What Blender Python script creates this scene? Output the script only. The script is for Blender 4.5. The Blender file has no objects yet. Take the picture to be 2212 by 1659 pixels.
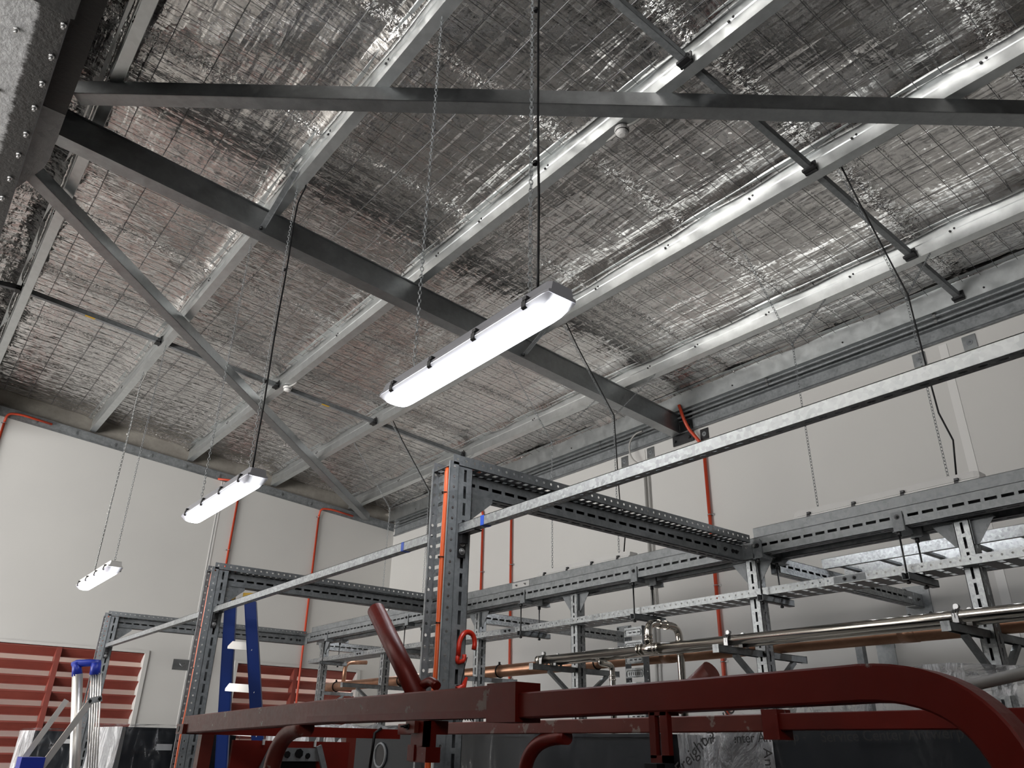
import bpy, math, random
import numpy as np
from mathutils import Vector, Matrix

C = bpy.context.scene.collection
SC = bpy.context.scene
H = 1.55                       # eye height above the floor; builders below use heights relative to the eye
PI = math.pi

# ------------------------------------------------------------------ camera, world, exposure
def cam_axes(a, b, c):
    a, b, c = (math.radians(v) for v in (a, b, c))
    f = Vector((math.cos(b)*math.cos(a), math.cos(b)*math.sin(a), math.sin(b)))
    r = Vector((math.sin(a), -math.cos(a), 0)); u = r.cross(f)
    return (math.cos(c)*r + math.sin(c)*u, -math.sin(c)*r + math.cos(c)*u, f)
_r, _u, _f = cam_axes(51.92218556, 25.23958372, 1.09871394)
cd = bpy.data.cameras.new('camera'); cam = bpy.data.objects.new('camera', cd); C.objects.link(cam)
cd.sensor_width = 36.0; cd.lens = 36.0*1661/2212; cd.clip_start = 0.02; cd.clip_end = 200
M = Matrix((( _r.x, _u.x, -_f.x, 0), (_r.y, _u.y, -_f.y, 0), (_r.z, _u.z, -_f.z, H), (0, 0, 0, 1)))
cam.matrix_world = M
SC.camera = cam

W = bpy.data.worlds.new('daylight'); SC.world = W; W.use_nodes = True
W.node_tree.nodes['Background'].inputs[0].default_value = (1.0, 0.985, 0.965, 1)
W.node_tree.nodes['Background'].inputs[1].default_value = 9.0
SC.view_settings.view_transform = 'Standard'
SC.view_settings.look = 'None'
SC.view_settings.exposure = 0.68
SC.view_settings.gamma = 1.0
SC.view_settings.use_curve_mapping = False
SC.cycles.max_bounces = 7
SC.cycles.diffuse_bounces = 4
SC.cycles.glossy_bounces = 3
SC.cycles.adaptive_threshold = 0.03
SC.cycles.transparent_max_bounces = 12
SC.cycles.sample_clamp_indirect = 4.0
SC.cycles.caustics_reflective = False
SC.cycles.caustics_refractive = False
FD = (-7.0, -2.5, 3.3)         # unseen door opening added to brighten the front-facing steel: x from, x to, head
RD = (2.5, 11.4, -1.55, 2.7)   # unseen far-left door opening shaped for its daylight: y from, y to, sill, head
def portal(loc, rot, sx, sy):  # guides the daylight sampling through a door opening
    l = bpy.data.lights.new('door_portal', 'AREA'); l.shape = 'RECTANGLE'; l.size = sx; l.size_y = sy; l.cycles.is_portal = True
    o = bpy.data.objects.new('door_portal', l); C.objects.link(o); o.location = loc; o.rotation_euler = rot
portal(((FD[0]+FD[1])/2, -5.3, (FD[2]-H)/2+H), (PI/2, 0, 0), FD[1]-FD[0], FD[2]+H)
portal((-7.3, (RD[0]+RD[1])/2, (RD[2]+RD[3])/2+H), (PI/2, 0, -PI/2), RD[1]-RD[0], RD[3]-RD[2])
LAMP = 24.0                    # brightness of the middle of a lit diffuser
RND = random.Random(7)

# ------------------------------------------------------------------ materials
def mat(name, color=(.5, .5, .5), rough=.5, metal=0.0, **kw):
    m = bpy.data.materials.new(name); m.use_nodes = True
    b = m.node_tree.nodes['Principled BSDF']
    b.inputs['Base Color'].default_value = (*color, 1)
    b.inputs['Roughness'].default_value = rough
    b.inputs['Metallic'].default_value = metal
    for k, v in kw.items():
        b.inputs[k.replace('_', ' ')].default_value = v
    return m
def nd(m, t, **kw):
    n = m.node_tree.nodes.new(t)
    for k, v in kw.items(): setattr(n, k, v)
    return n
def lk(m, a, b): m.node_tree.links.new(a, b)
def bsdf(m): return m.node_tree.nodes['Principled BSDF']
def coords(m, scale=(1, 1, 1)):
    g = nd(m, 'ShaderNodeTexCoord'); p = nd(m, 'ShaderNodeMapping')
    p.inputs['Scale'].default_value = scale
    lk(m, g.outputs['Object'], p.inputs['Vector'])
    return p.outputs['Vector']
def noise(m, vec, scale, detail=4, rough=.55, dist=0.0):
    n = nd(m, 'ShaderNodeTexNoise'); n.inputs['Scale'].default_value = scale
    n.inputs['Detail'].default_value = detail; n.inputs['Roughness'].default_value = rough
    n.inputs['Distortion'].default_value = dist
    lk(m, vec, n.inputs['Vector']); return n.outputs['Fac']
def ramp(m, fac, stops):
    r = nd(m, 'ShaderNodeValToRGB'); e = r.color_ramp.elements
    while len(e) < len(stops): e.new(.5)
    for i, (p, c) in enumerate(stops):
        e[i].position = p; e[i].color = (*c, 1) if len(c) == 3 else c
    lk(m, fac, r.inputs['Fac']); return r.outputs['Color']
def math_(m, op, a, b=None, c=None):
    n = nd(m, 'ShaderNodeMath', operation=op)
    for i, v in enumerate((a, b, c)):
        if v is None: continue
        if isinstance(v, (int, float)): n.inputs[i].default_value = v
        else: lk(m, v, n.inputs[i])
    return n.outputs[0]
def bump(m, height, strength, dist=.01, normal=None):
    b = nd(m, 'ShaderNodeBump'); b.inputs['Strength'].default_value = strength; b.inputs['Distance'].default_value = dist
    lk(m, height, b.inputs['Height'])
    if normal is not None: lk(m, normal, b.inputs['Normal'])
    return b.outputs['Normal']
def mix(m, fac, a, b):
    n = nd(m, 'ShaderNodeMix', data_type='RGBA')
    for s, v in ((0, fac), (6, a), (7, b)):
        if isinstance(v, (int, float)): n.inputs[s].default_value = v
        elif isinstance(v, tuple): n.inputs[s].default_value = (*v, 1)
        else: lk(m, v, n.inputs[s])
    return n.outputs[2]

def galv(name, lo, hi, rough=.42, metal=.85, spangle=45, sw=.45):
    m = mat(name, hi, rough, metal); v = coords(m)
    vo = nd(m, 'ShaderNodeTexVoronoi'); vo.inputs['Scale'].default_value = spangle; lk(m, v, vo.inputs['Vector'])
    n1 = noise(m, v, 9, 5, .65)
    sp = nd(m, 'ShaderNodeSeparateColor'); lk(m, vo.outputs['Color'], sp.inputs[0])
    f = math_(m, 'ADD', math_(m, 'MULTIPLY', sp.outputs[0], sw), math_(m, 'MULTIPLY', n1, 1.05-sw))
    lk(m, ramp(m, f, [(.25, lo), (.8, hi)]), bsdf(m).inputs['Base Color'])
    lk(m, math_(m, 'ADD', math_(m, 'MULTIPLY', f, .22), rough-.11), bsdf(m).inputs['Roughness'])
    return m
M_galv = galv('galvanised_steel', (.16, .17, .175), (.32, .335, .345), .5, .45, 45, .2)
M_purlin = galv('galvanised_purlin', (.50, .52, .52), (.64, .66, .66), .36, .9, 18, .12)
M_strut = galv('galvanised_strut', (.15, .16, .168), (.29, .305, .315), .5, .2, 60, .2)
M_tray = galv('galvanised_tray', (.20, .21, .215), (.40, .415, .42), .4, .65, 70)
M_rafter = galv('hot_dip_rafter', (.26, .27, .275), (.36, .37, .375), .36, 1.0, 30, .15)
M_dark = mat('dark_bolt_steel', (.05, .05, .052), .45, .8)
M_bolt = mat('zinc_bolt', (.45, .45, .45), .35, .9)
M_wire = mat('mesh_wire', (.16, .16, .165), .45, .8)
M_black = mat('black_plastic', (.008, .008, .009), .45, Specular_IOR_Level=.2)
M_white = mat('white_plastic', (.72, .71, .69), .4)
M_houseg = mat('lamp_housing_grey', (.30, .30, .32), .45)
M_orange = mat('orange_cable_sheath', (.80, .12, .02), .38)
M_conduit = mat('orange_red_conduit', (.55, .06, .022), .4)
M_steel = mat('stainless_pipe', (.70, .66, .60), .16, 1.0)
M_alu = mat('aluminium', (.72, .70, .67), .38, .9)
M_blue = mat('blue_fibreglass', (.002, .022, .15), .4)
M_bluep = mat('blue_plastic', (.015, .04, .42), .4)
M_yellow = mat('yellow_plastic', (.55, .33, .02), .45)
M_tape = mat('blue_tape', (.01, .09, .62), .5)
M_cabinet = mat('charcoal_cabinet', (.018, .021, .025), .5, Specular_IOR_Level=.18)
M_label = mat('white_label', (.62, .62, .62), .5)
M_hook = mat('red_hook_plastic', (.62, .03, .012), .32)
M_concrete_pipe = mat('grey_plastic_conduit', (.42, .41, .39), .5)
M_ink = mat('black_ink', (.006, .006, .007), .5)

M_wall = mat('painted_panel_wall', (.60, .585, .56), .55)
_v = coords(M_wall); _n = noise(M_wall, _v, .8, 3)
lk(M_wall, ramp(M_wall, _n, [(.3, (.585, .575, .555)), (.75, (.62, .61, .585))]), bsdf(M_wall).inputs['Base Color'])
lk(M_wall, bump(M_wall, noise(M_wall, _v, 60, 3), .06, .004), bsdf(M_wall).inputs['Normal'])
M_conc = mat('raw_concrete', (.3, .28, .25), .8)
_v = coords(M_conc); _n = noise(M_conc, _v, 3, 6, .65)
lk(M_conc, ramp(M_conc, _n, [(.3, (.23, .21, .185)), (.75, (.40, .375, .33))]), bsdf(M_conc).inputs['Base Color'])
lk(M_conc, bump(M_conc, noise(M_conc, _v, 30, 5), .3, .01), bsdf(M_conc).inputs['Normal'])
M_floor = mat('polished_concrete_floor', (.3, .29, .275), .45)
_v = coords(M_floor); _n = noise(M_floor, _v, 1.2, 6, .6)
lk(M_floor, ramp(M_floor, _n, [(.3, (.40, .385, .36)), (.75, (.52, .505, .475))]), bsdf(M_floor).inputs['Base Color'])
M_darkwall = mat('grey_block_wall', (.46, .45, .44), .7)
M_lightscreen = mat('pink_light_screen', (.80, .66, .60), .8)  # pink tint stands in for the reddish light in the louvre gaps

M_louvre = mat('oxide_red_louvre', (.36, .075, .05), .5)
_v = coords(M_louvre); lk(M_louvre, ramp(M_louvre, noise(M_louvre, _v, 5), [(.3, (.20, .042, .031)), (.8, (.26, .058, .042))]), bsdf(M_louvre).inputs['Base Color'])

# copper pipe with a lacquered brown patina
M_copper = mat('copper_pipe', (.5, .25, .14), .34, .75)
_v = coords(M_copper, (1, .35, 1)); lk(M_copper, ramp(M_copper, noise(M_copper, _v, 14, 5), [(.3, (.25, .125, .075)), (.7, (.42, .24, .155))]), bsdf(M_copper).inputs['Base Color'])

# red machine paint, worn through to primer in blotches of its own shape
def red_paint(name, base, chip, amount):
    m = mat(name, base, .45); bsdf(m).inputs['Specular IOR Level'].default_value = .3; v = coords(m)
    n = noise(m, v, 11, 7, .62); n2 = noise(m, v, 70, 4, .6)
    f = ramp(m, math_(m, 'ADD', math_(m, 'MULTIPLY', n, .8), math_(m, 'MULTIPLY', n2, .25)), [(amount, (0, 0, 0)), (amount+.03, (1, 1, 1))])
    g = ramp(m, noise(m, v, 5, 4), [(.35, base), (.75, tuple(c*.6 for c in base))])
    lk(m, mix(m, f, g, chip), bsdf(m).inputs['Base Color'])
    lk(m, math_(m, 'ADD', math_(m, 'MULTIPLY', n2, .3), .3), bsdf(m).inputs['Roughness'])
    return m
M_red = red_paint('red_machine_paint', (.16, .008, .003), (.30, .27, .25), .672)
M_redworn = red_paint('worn_red_machine_paint', (.19, .035, .024), (.30, .22, .19), .615)
M_redpanel = red_paint('red_panel_paint', (.20, .014, .008), (.2, .16, .14), .74)

# beam plate: galvanised, brushed with black sealer along one edge
M_plate = galv('zinc_plate', (.30, .30, .30), (.42, .42, .42), .5, .15, 18)
lk(M_plate, bump(M_plate, noise(M_plate, coords(M_plate), 22, 6, .65), .5, .02), bsdf(M_plate).inputs['Normal'])
M_seal = mat('black_sealer', (.005, .005, .0045), .5)
lk(M_seal, bump(M_seal, noise(M_seal, coords(M_seal), 30, 4), .3, .01), bsdf(M_seal).inputs['Normal'])
M_brush = mat('zinc_with_brushed_black_edge', (.4, .4, .4), .5, .15)
_v = coords(M_brush); _sx = nd(M_brush, 'ShaderNodeSeparateXYZ'); lk(M_brush, _v, _sx.inputs[0])
_edge = math_(M_brush, 'ADD', _sx.outputs[0], math_(M_brush, 'MULTIPLY', noise(M_brush, coords(M_brush, (1, 3, 1)), 9, 6, .7), .09))
_bf = ramp(M_brush, math_(M_brush, 'ADD', math_(M_brush, 'MULTIPLY', _edge, 1.0), .65), [(.735, (0, 0, 0)), (.755, (1, 1, 1))])
_g = ramp(M_brush, noise(M_brush, _v, 16, 6, .65), [(.3, (.22, .22, .22)), (.75, (.36, .36, .36))])
lk(M_brush, mix(M_brush, _bf, _g, (.012, .011, .010)), bsdf(M_brush).inputs['Base Color'])
lk(M_brush, bump(M_brush, noise(M_brush, _v, 24, 6, .65), .5, .02), bsdf(M_brush).inputs['Normal'])

# reflective foil blanket: pillows between the mesh wires, crinkles, gathered seams
M_foil = mat('aluminium_foil_blanket', (.66, .645, .63), .18, 1.0)
def build_foil():
    m = M_foil
    v = coords(m); s = nd(m, 'ShaderNodeSeparateXYZ'); lk(m, v, s.inputs[0])
    x, y = s.outputs[0], s.outputs[1]
    def g(c): q = nd(m, 'ShaderNodeSeparateColor'); lk(m, c, q.inputs[0]); return q.outputs[0]
    def facets(scale, slope, warp):                       # crumpled flat facets, each tilted its own way
        a = coords(m, scale); w = nd(m, 'ShaderNodeTexNoise'); w.inputs['Scale'].default_value = .9; w.inputs['Detail'].default_value = 2; lk(m, a, w.inputs['Vector'])
        sc = nd(m, 'ShaderNodeVectorMath', operation='SCALE'); sc.inputs['Scale'].default_value = warp; lk(m, w.outputs['Color'], sc.inputs[0])
        ad = nd(m, 'ShaderNodeVectorMath', operation='ADD'); lk(m, a, ad.inputs[0]); lk(m, sc.outputs[0], ad.inputs[1])
        vo = nd(m, 'ShaderNodeTexVoronoi', feature='F1'); vo.inputs['Scale'].default_value = 1.0; lk(m, ad.outputs[0], vo.inputs['Vector'])
        d = nd(m, 'ShaderNodeVectorMath', operation='SUBTRACT'); lk(m, ad.outputs[0], d.inputs[0]); lk(m, vo.outputs['Position'], d.inputs[1])
        cc = nd(m, 'ShaderNodeVectorMath', operation='SUBTRACT'); lk(m, vo.outputs['Color'], cc.inputs[0]); cc.inputs[1].default_value = (.5, .5, .5)
        dt = nd(m, 'ShaderNodeVectorMath', operation='DOT_PRODUCT'); lk(m, d.outputs[0], dt.inputs[0]); lk(m, cc.outputs[0], dt.inputs[1])
        return math_(m, 'MULTIPLY', dt.outputs['Value'], slope/max(scale))
    def ridged(scale, sc, det, dist=.4):
        n = noise(m, coords(m, scale), sc, det, .55, dist)
        return math_(m, 'SUBTRACT', 1.0, math_(m, 'ABSOLUTE', math_(m, 'SUBTRACT', math_(m, 'MULTIPLY', n, 2.0), 1.0)))
    wob = math_(m, 'MULTIPLY', math_(m, 'SUBTRACT', noise(m, v, 2.3, 3), .5), .05)
    pil = math_(m, 'POWER', math_(m, 'ABSOLUTE', math_(m, 'SINE', math_(m, 'MULTIPLY', math_(m, 'ADD', y, wob), PI/.15))), .6)
    pilx = math_(m, 'POWER', math_(m, 'ABSOLUTE', math_(m, 'SINE', math_(m, 'MULTIPLY', math_(m, 'ADD', x, wob), PI/.30))), .5)
    far = g(ramp(m, math_(m, 'DIVIDE', y, 12.0), [(.42, (0, 0, 0)), (.50, (1, 1, 1))]))
    near = math_(m, 'SUBTRACT', 1.0, far)
    def w(h, a, b): return math_(m, 'MULTIPLY', h, math_(m, 'ADD', math_(m, 'MULTIPLY', near, a), math_(m, 'MULTIPLY', far, b)))
    ph = math_(m, 'DIVIDE', math_(m, 'SUBTRACT', math_(m, 'ADD', y, math_(m, 'MULTIPLY', wob, 1.2)), .82), 1.215)
    fr = math_(m, 'ABSOLUTE', math_(m, 'SUBTRACT', math_(m, 'FRACT', math_(m, 'ADD', ph, .5)), .5))
    seam = g(ramp(m, fr, [(.0, (1, 1, 1)), (.09, (0, 0, 0))]))
    h = w(pil, .003, .004)
    h = math_(m, 'ADD', h, w(pilx, .004, .0018))
    h = math_(m, 'ADD', h, w(ridged((5.5, .75, 5), 1.0, 3), .014, .001))      # long folds along the purlins
    h = math_(m, 'ADD', h, w(ridged((1.0, 6.5, 6), 1.0, 4), .002, .006))      # ripples across them
    h = math_(m, 'ADD', h, w(facets((13, 5, 8), .22, 1.6), .55, .65))
    h = math_(m, 'ADD', h, w(facets((16, 38, 8), .20, 1.8), .85, 1.35))
    h = math_(m, 'ADD', h, math_(m, 'MULTIPLY', ridged((1, 1, 1), 30, 3, .8), .0010))
    h = math_(m, 'ADD', h, math_(m, 'MULTIPLY', math_(m, 'MULTIPLY', facets((52, 34, 8), 2.2, 2.0), seam), .40))
    lk(m, bump(m, h, 1.0, 1.0), bsdf(m).inputs['Normal'])
    lk(m, ramp(m, noise(m, v, 3, 4), [(.3, (.62, .605, .59)), (.7, (.74, .725, .71))]), bsdf(m).inputs['Base Color'])
build_foil()

# lit diffuser: brightest along the strip of LEDs in its middle, dimmer towards its rims
M_diff = mat('lit_opal_diffuser', (.55, .55, .62), .35)
def build_diff():
    m = M_diff; v = coords(m); s = nd(m, 'ShaderNodeSeparateXYZ'); lk(m, v, s.inputs[0])
    a = math_(m, 'ABSOLUTE', math_(m, 'SUBTRACT', s.outputs[0], 0.0))
    f = ramp(m, math_(m, 'DIVIDE', a, .075), [(.30, (1, 1, 1)), (.72, (.055, .055, .055)), (.98, (.008, .008, .008))])
    e = math_(m, 'ABSOLUTE', s.outputs[1])
    g = ramp(m, e, [(.54, (1, 1, 1)), (.60, (.12, .12, .12)), (.63, (.03, .03, .03))])
    fs = nd(m, 'ShaderNodeSeparateColor'); lk(m, f, fs.inputs[0]); gs = nd(m, 'ShaderNodeSeparateColor'); lk(m, g, gs.inputs[0])
    lk(m, math_(m, 'MULTIPLY', math_(m, 'MULTIPLY', fs.outputs[0], gs.outputs[0]), LAMP), bsdf(m).inputs['Emission Strength'])
    bsdf(m).inputs['Emission Color'].default_value = (.93, .95, 1.0, 1)
build_diff()

# clear wrapping film
def film(name, stops, rough=.15):
    m = mat(name, (.80, .81, .83), rough); b = bsdf(m)
    n = noise(m, coords(m, (1, 1, .35)), 9, 5, .6, 1.0)
    lk(m, bump(m, n, .9, .05), b.inputs['Normal'])
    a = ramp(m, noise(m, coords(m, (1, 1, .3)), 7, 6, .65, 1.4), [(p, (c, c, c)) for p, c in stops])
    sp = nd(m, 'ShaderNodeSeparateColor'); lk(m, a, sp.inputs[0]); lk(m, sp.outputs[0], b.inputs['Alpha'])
    return m
M_film = film('clear_wrapping_film', [(.38, .0), (.52, .015), (.60, .06), (.65, .35), (.69, .08)])  # opaque streaks stand in for highlights on the film's wrinkles
M_film2 = film('bunched_wrapping_film', [(.34, .25), (.50, .5), (.58, .95), (.66, .5)], .2)
M_film3 = film('heaped_wrapping_film', [(.36, .10), (.50, .22), (.57, .85), (.62, .25)], .18)

# ------------------------------------------------------------------ mesh builder
class MB:
    def __init__(s): s.v = []; s.f = []; s.m = []; s.s = []; s.marks = []
    def mark(s): s.marks.append((len(s.v), len(s.f))); return s
    def add(s, vs, fs, mi=0, smooth=False):
        o = len(s.v); s.v += [tuple(p) for p in vs]
        for f in fs: s.f.append(tuple(i+o for i in f)); s.m.append(mi); s.s.append(smooth)
        return s
    def box(s, x0, x1, y0, y1, z0, z1, mi=0):
        return s.add([(x, y, z) for z in (z0, z1) for y in (y0, y1) for x in (x0, x1)],
                     [(0, 2, 3, 1), (4, 5, 7, 6), (0, 1, 5, 4), (2, 6, 7, 3), (0, 4, 6, 2), (1, 3, 7, 5)], mi)
    def obox(s, c, a, b, n, mi=0):            # centre and three half-axis vectors
        c, a, b, n = map(Vector, (c, a, b, n))
        return s.add([c+i*a+j*b+k*n for k in (-1, 1) for j in (-1, 1) for i in (-1, 1)],
                     [(0, 2, 3, 1), (4, 5, 7, 6), (0, 1, 5, 4), (2, 6, 7, 3), (0, 4, 6, 2), (1, 3, 7, 5)], mi)
    def beam(s, p, q, w, h, up=(0, 0, 1), mi=0):
        p, q = Vector(p), Vector(q); d = q-p; L = d.length; d.normalize()
        side = d.cross(Vector(up)).normalized(); u = side.cross(d)
        return s.obox((p+q)/2, d*L/2, side*w/2, u*h/2, mi)
    def tube(s, pts, r, n=10, mi=0, caps=True, smooth=True, closed=False):
        pts = [Vector(p) for p in pts]; N = len(pts); vs = []; prev = None
        rr = r if isinstance(r, (list, tuple)) else [r]*N
        for i, p in enumerate(pts):
            if closed: t = (pts[(i+1) % N]-pts[i-1])
            else: t = pts[min(i+1, N-1)]-pts[max(i-1, 0)]
            t.normalize()
            if prev is None:
                a = Vector((0, 0, 1)) if abs(t.z) < .9 else Vector((1, 0, 0)); u = t.cross(a).normalized()
            else: u = (prev-t*prev.dot(t)).normalized()
            prev = u; w = t.cross(u)
            vs += [p+rr[i]*(math.cos(2*PI*k/n)*u+math.sin(2*PI*k/n)*w) for k in range(n)]
        fs = []
        for i in range(N if closed else N-1):
            j = (i+1) % N
            fs += [(i*n+k, i*n+(k+1) % n, j*n+(k+1) % n, j*n+k) for k in range(n)]
        s.add(vs, fs, mi, smooth)
        if caps and not closed:
            o = len(s.v)-N*n
            s.f += [tuple(o+k for k in range(n))[::-1], tuple(o+(N-1)*n+k for k in range(n))]; s.m += [mi]*2; s.s += [False]*2
        return s
    def cyl(s, c, ax, r, n=14, mi=0):         # centre of base, axis vector
        c = Vector(c); return s.tube([c, c+Vector(ax)], r, n, mi)
    def prism(s, prof, o, u, v, w, mi=0):     # 2-D polygon swept along w
        o, u, v, w = map(Vector, (o, u, v, w)); n = len(prof)
        vs = [o+a*u+b*v for a, b in prof]+[o+a*u+b*v+w for a, b in prof]
        return s.add(vs, [tuple(range(n))[::-1], tuple(range(n, 2*n))]+[(k, (k+1) % n, n+(k+1) % n, n+k) for k in range(n)], mi)
    def strip(s, prof, t, o, u, v, w, mi=0):  # thin folded sheet following a 2-D polyline, swept along w
        u, v = Vector(u), Vector(v)
        for (a0, b0), (a1, b1) in zip(prof[:-1], prof[1:]):
            dx, dy = a1-a0, b1-b0; L = math.hypot(dx, dy); dx /= L; dy /= L; nx, ny = -dy*t/2, dx*t/2
            a0e, b0e, a1e, b1e = a0-dx*t/2, b0-dy*t/2, a1+dx*t/2, b1+dy*t/2
            s.prism([(a0e+nx, b0e+ny), (a0e-nx, b0e-ny), (a1e-nx, b1e-ny), (a1e+nx, b1e+ny)], o, u, v, w, mi)
        return s
    def perf(s, o, u, v, L, Wd, pitch, hw, hh, off=0.0, t=.002, rnd=False, mi=0, skip=None):
        """plate along u (length L) and v (width Wd) with a row of holes; thickness towards u x v"""
        o, u, v = Vector(o), Vector(u).normalized(), Vector(v).normalized(); n = u.cross(v)*t
        k = int(L/pitch+1e-6); p = L/max(k, 1); c = Wd/2+off
        ang = [(-1, -1), (0, -1), (1, -1), (1, 0), (1, 1), (0, 1), (-1, 1), (-1, 0)]
        for i in range(k):
            if skip and skip(i, k):
                s.obox(o+u*(i+.5)*p+v*Wd/2+n/2, u*p/2, v*Wd/2, n/2, mi); continue
            cx = (i+.5)*p
            out = [(cx+a*p/2, (c if b == 0 else (0 if b < 0 else Wd))) for a, b in ang]
            if rnd: hole = [(cx+hw*a/math.hypot(a, b), c+hh*b/math.hypot(a, b)) for a, b in ang]
            else: hole = [(cx+hw*a, c+hh*b) for a, b in ang]
            vs = [o+a*u+b*v for a, b in out+hole]; vs += [q+n for q in vs]
            fs = []
            for j in range(8):
                q = (j+1) % 8
                fs += [(j, 8+j, 8+q, q), (16+j, 16+q, 24+q, 24+j), (8+j, 24+j, 24+q, 8+q)]
            fs += [(0, 1, 17, 16), (1, 2, 18, 17), (4, 5, 21, 20), (5, 6, 22, 21)]
            if i == 0: fs += [(6, 7, 23, 22), (7, 0, 16, 23)]
            if i == k-1: fs += [(2, 3, 19, 18), (3, 4, 20, 19)]
            s.add(vs, fs, mi)
        return s
    def build(s, name, mats, parent=None, lift=True, base=None):
        if len(s.marks) > 1 and s.marks[0] == (0, 0):       # several marked pieces: each becomes an object of its own
            out = []; ends = s.marks[1:]+[(len(s.v), len(s.f))]
            for (v0, f0), (v1, f1) in zip(s.marks, ends):
                q = MB(); q.v = s.v[v0:v1]; q.f = [tuple(i-v0 for i in f) for f in s.f[f0:f1]]; q.m = s.m[f0:f1]; q.s = s.s[f0:f1]
                out.append(q.build(name, mats, parent, lift, base))
            return out
        me = bpy.data.meshes.new(name)
        off = base if base is not None else (parent.get('_b') if parent is not None else None)
        ox, oy, oz = off if off is not None else (0, 0, 0)
        hz = H if lift else 0
        me.from_pydata([(a-ox, b-oy, c+hz-oz) for a, b, c in s.v], [], s.f)
        for m in (mats if isinstance(mats, (list, tuple)) else [mats]): me.materials.append(m)
        me.polygons.foreach_set('material_index', s.m); me.polygons.foreach_set('use_smooth', s.s)
        me.update()
        o = bpy.data.objects.new(name, me); C.objects.link(o)
        if base is not None: o.location = base
        if parent is not None:
            o.parent = parent
            if off is not None: o['_b'] = tuple(off)
        return o
def tag(o, label=None, cat=None, group=None, kind=None):
    for k, v in (('label', label), ('category', cat), ('group', group), ('kind', kind)):
        if v: o[k] = v
    return o
def thing(name, label, cat, loc, group=None):
    """Empty at the thing's base (height given relative to the eye); parts get built in world coordinates"""
    o = bpy.data.objects.new(name, None); C.objects.link(o); o.empty_display_size = .05
    o.location = (loc[0], loc[1], loc[2]+H); o['_b'] = (loc[0], loc[1], loc[2]+H)
    return tag(o, label, cat, group)
def struct(name, mb, m): return tag(mb.build(name, m), kind='structure')
def bez(p0, p1, p2, n=8):
    p0, p1, p2 = map(Vector, (p0, p1, p2))
    return [(1-t)**2*p0+2*t*(1-t)*p1+t*t*p2 for t in [i/n for i in range(n+1)]]
def fillet(pts, r, n=6):
    pts = [Vector(p) for p in pts]; out = [pts[0]]
    for a, b, c in zip(pts[:-2], pts[1:-1], pts[2:]):
        d0 = (a-b); d1 = (c-b); q = min(r, d0.length*.49, d1.length*.49)
        out += bez(b+d0.normalized()*q, b, b+d1.normalized()*q, n)
    return out+[pts[-1]]

# ------------------------------------------------------------------ roof geometry
SL = .0845; XW, YW = 6.72, 11.9; NRM = Vector((SL, 0, 1)).normalized(); SLO = Vector((1, 0, -SL)).normalized()
def zp(x): return 4.136-SL*x if x > 0 else 4.136+SL*x     # underside of the purlins
PUR = [0.206, 1.607, 3.008, 4.362, 5.776]
FOILZ = .205

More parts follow.
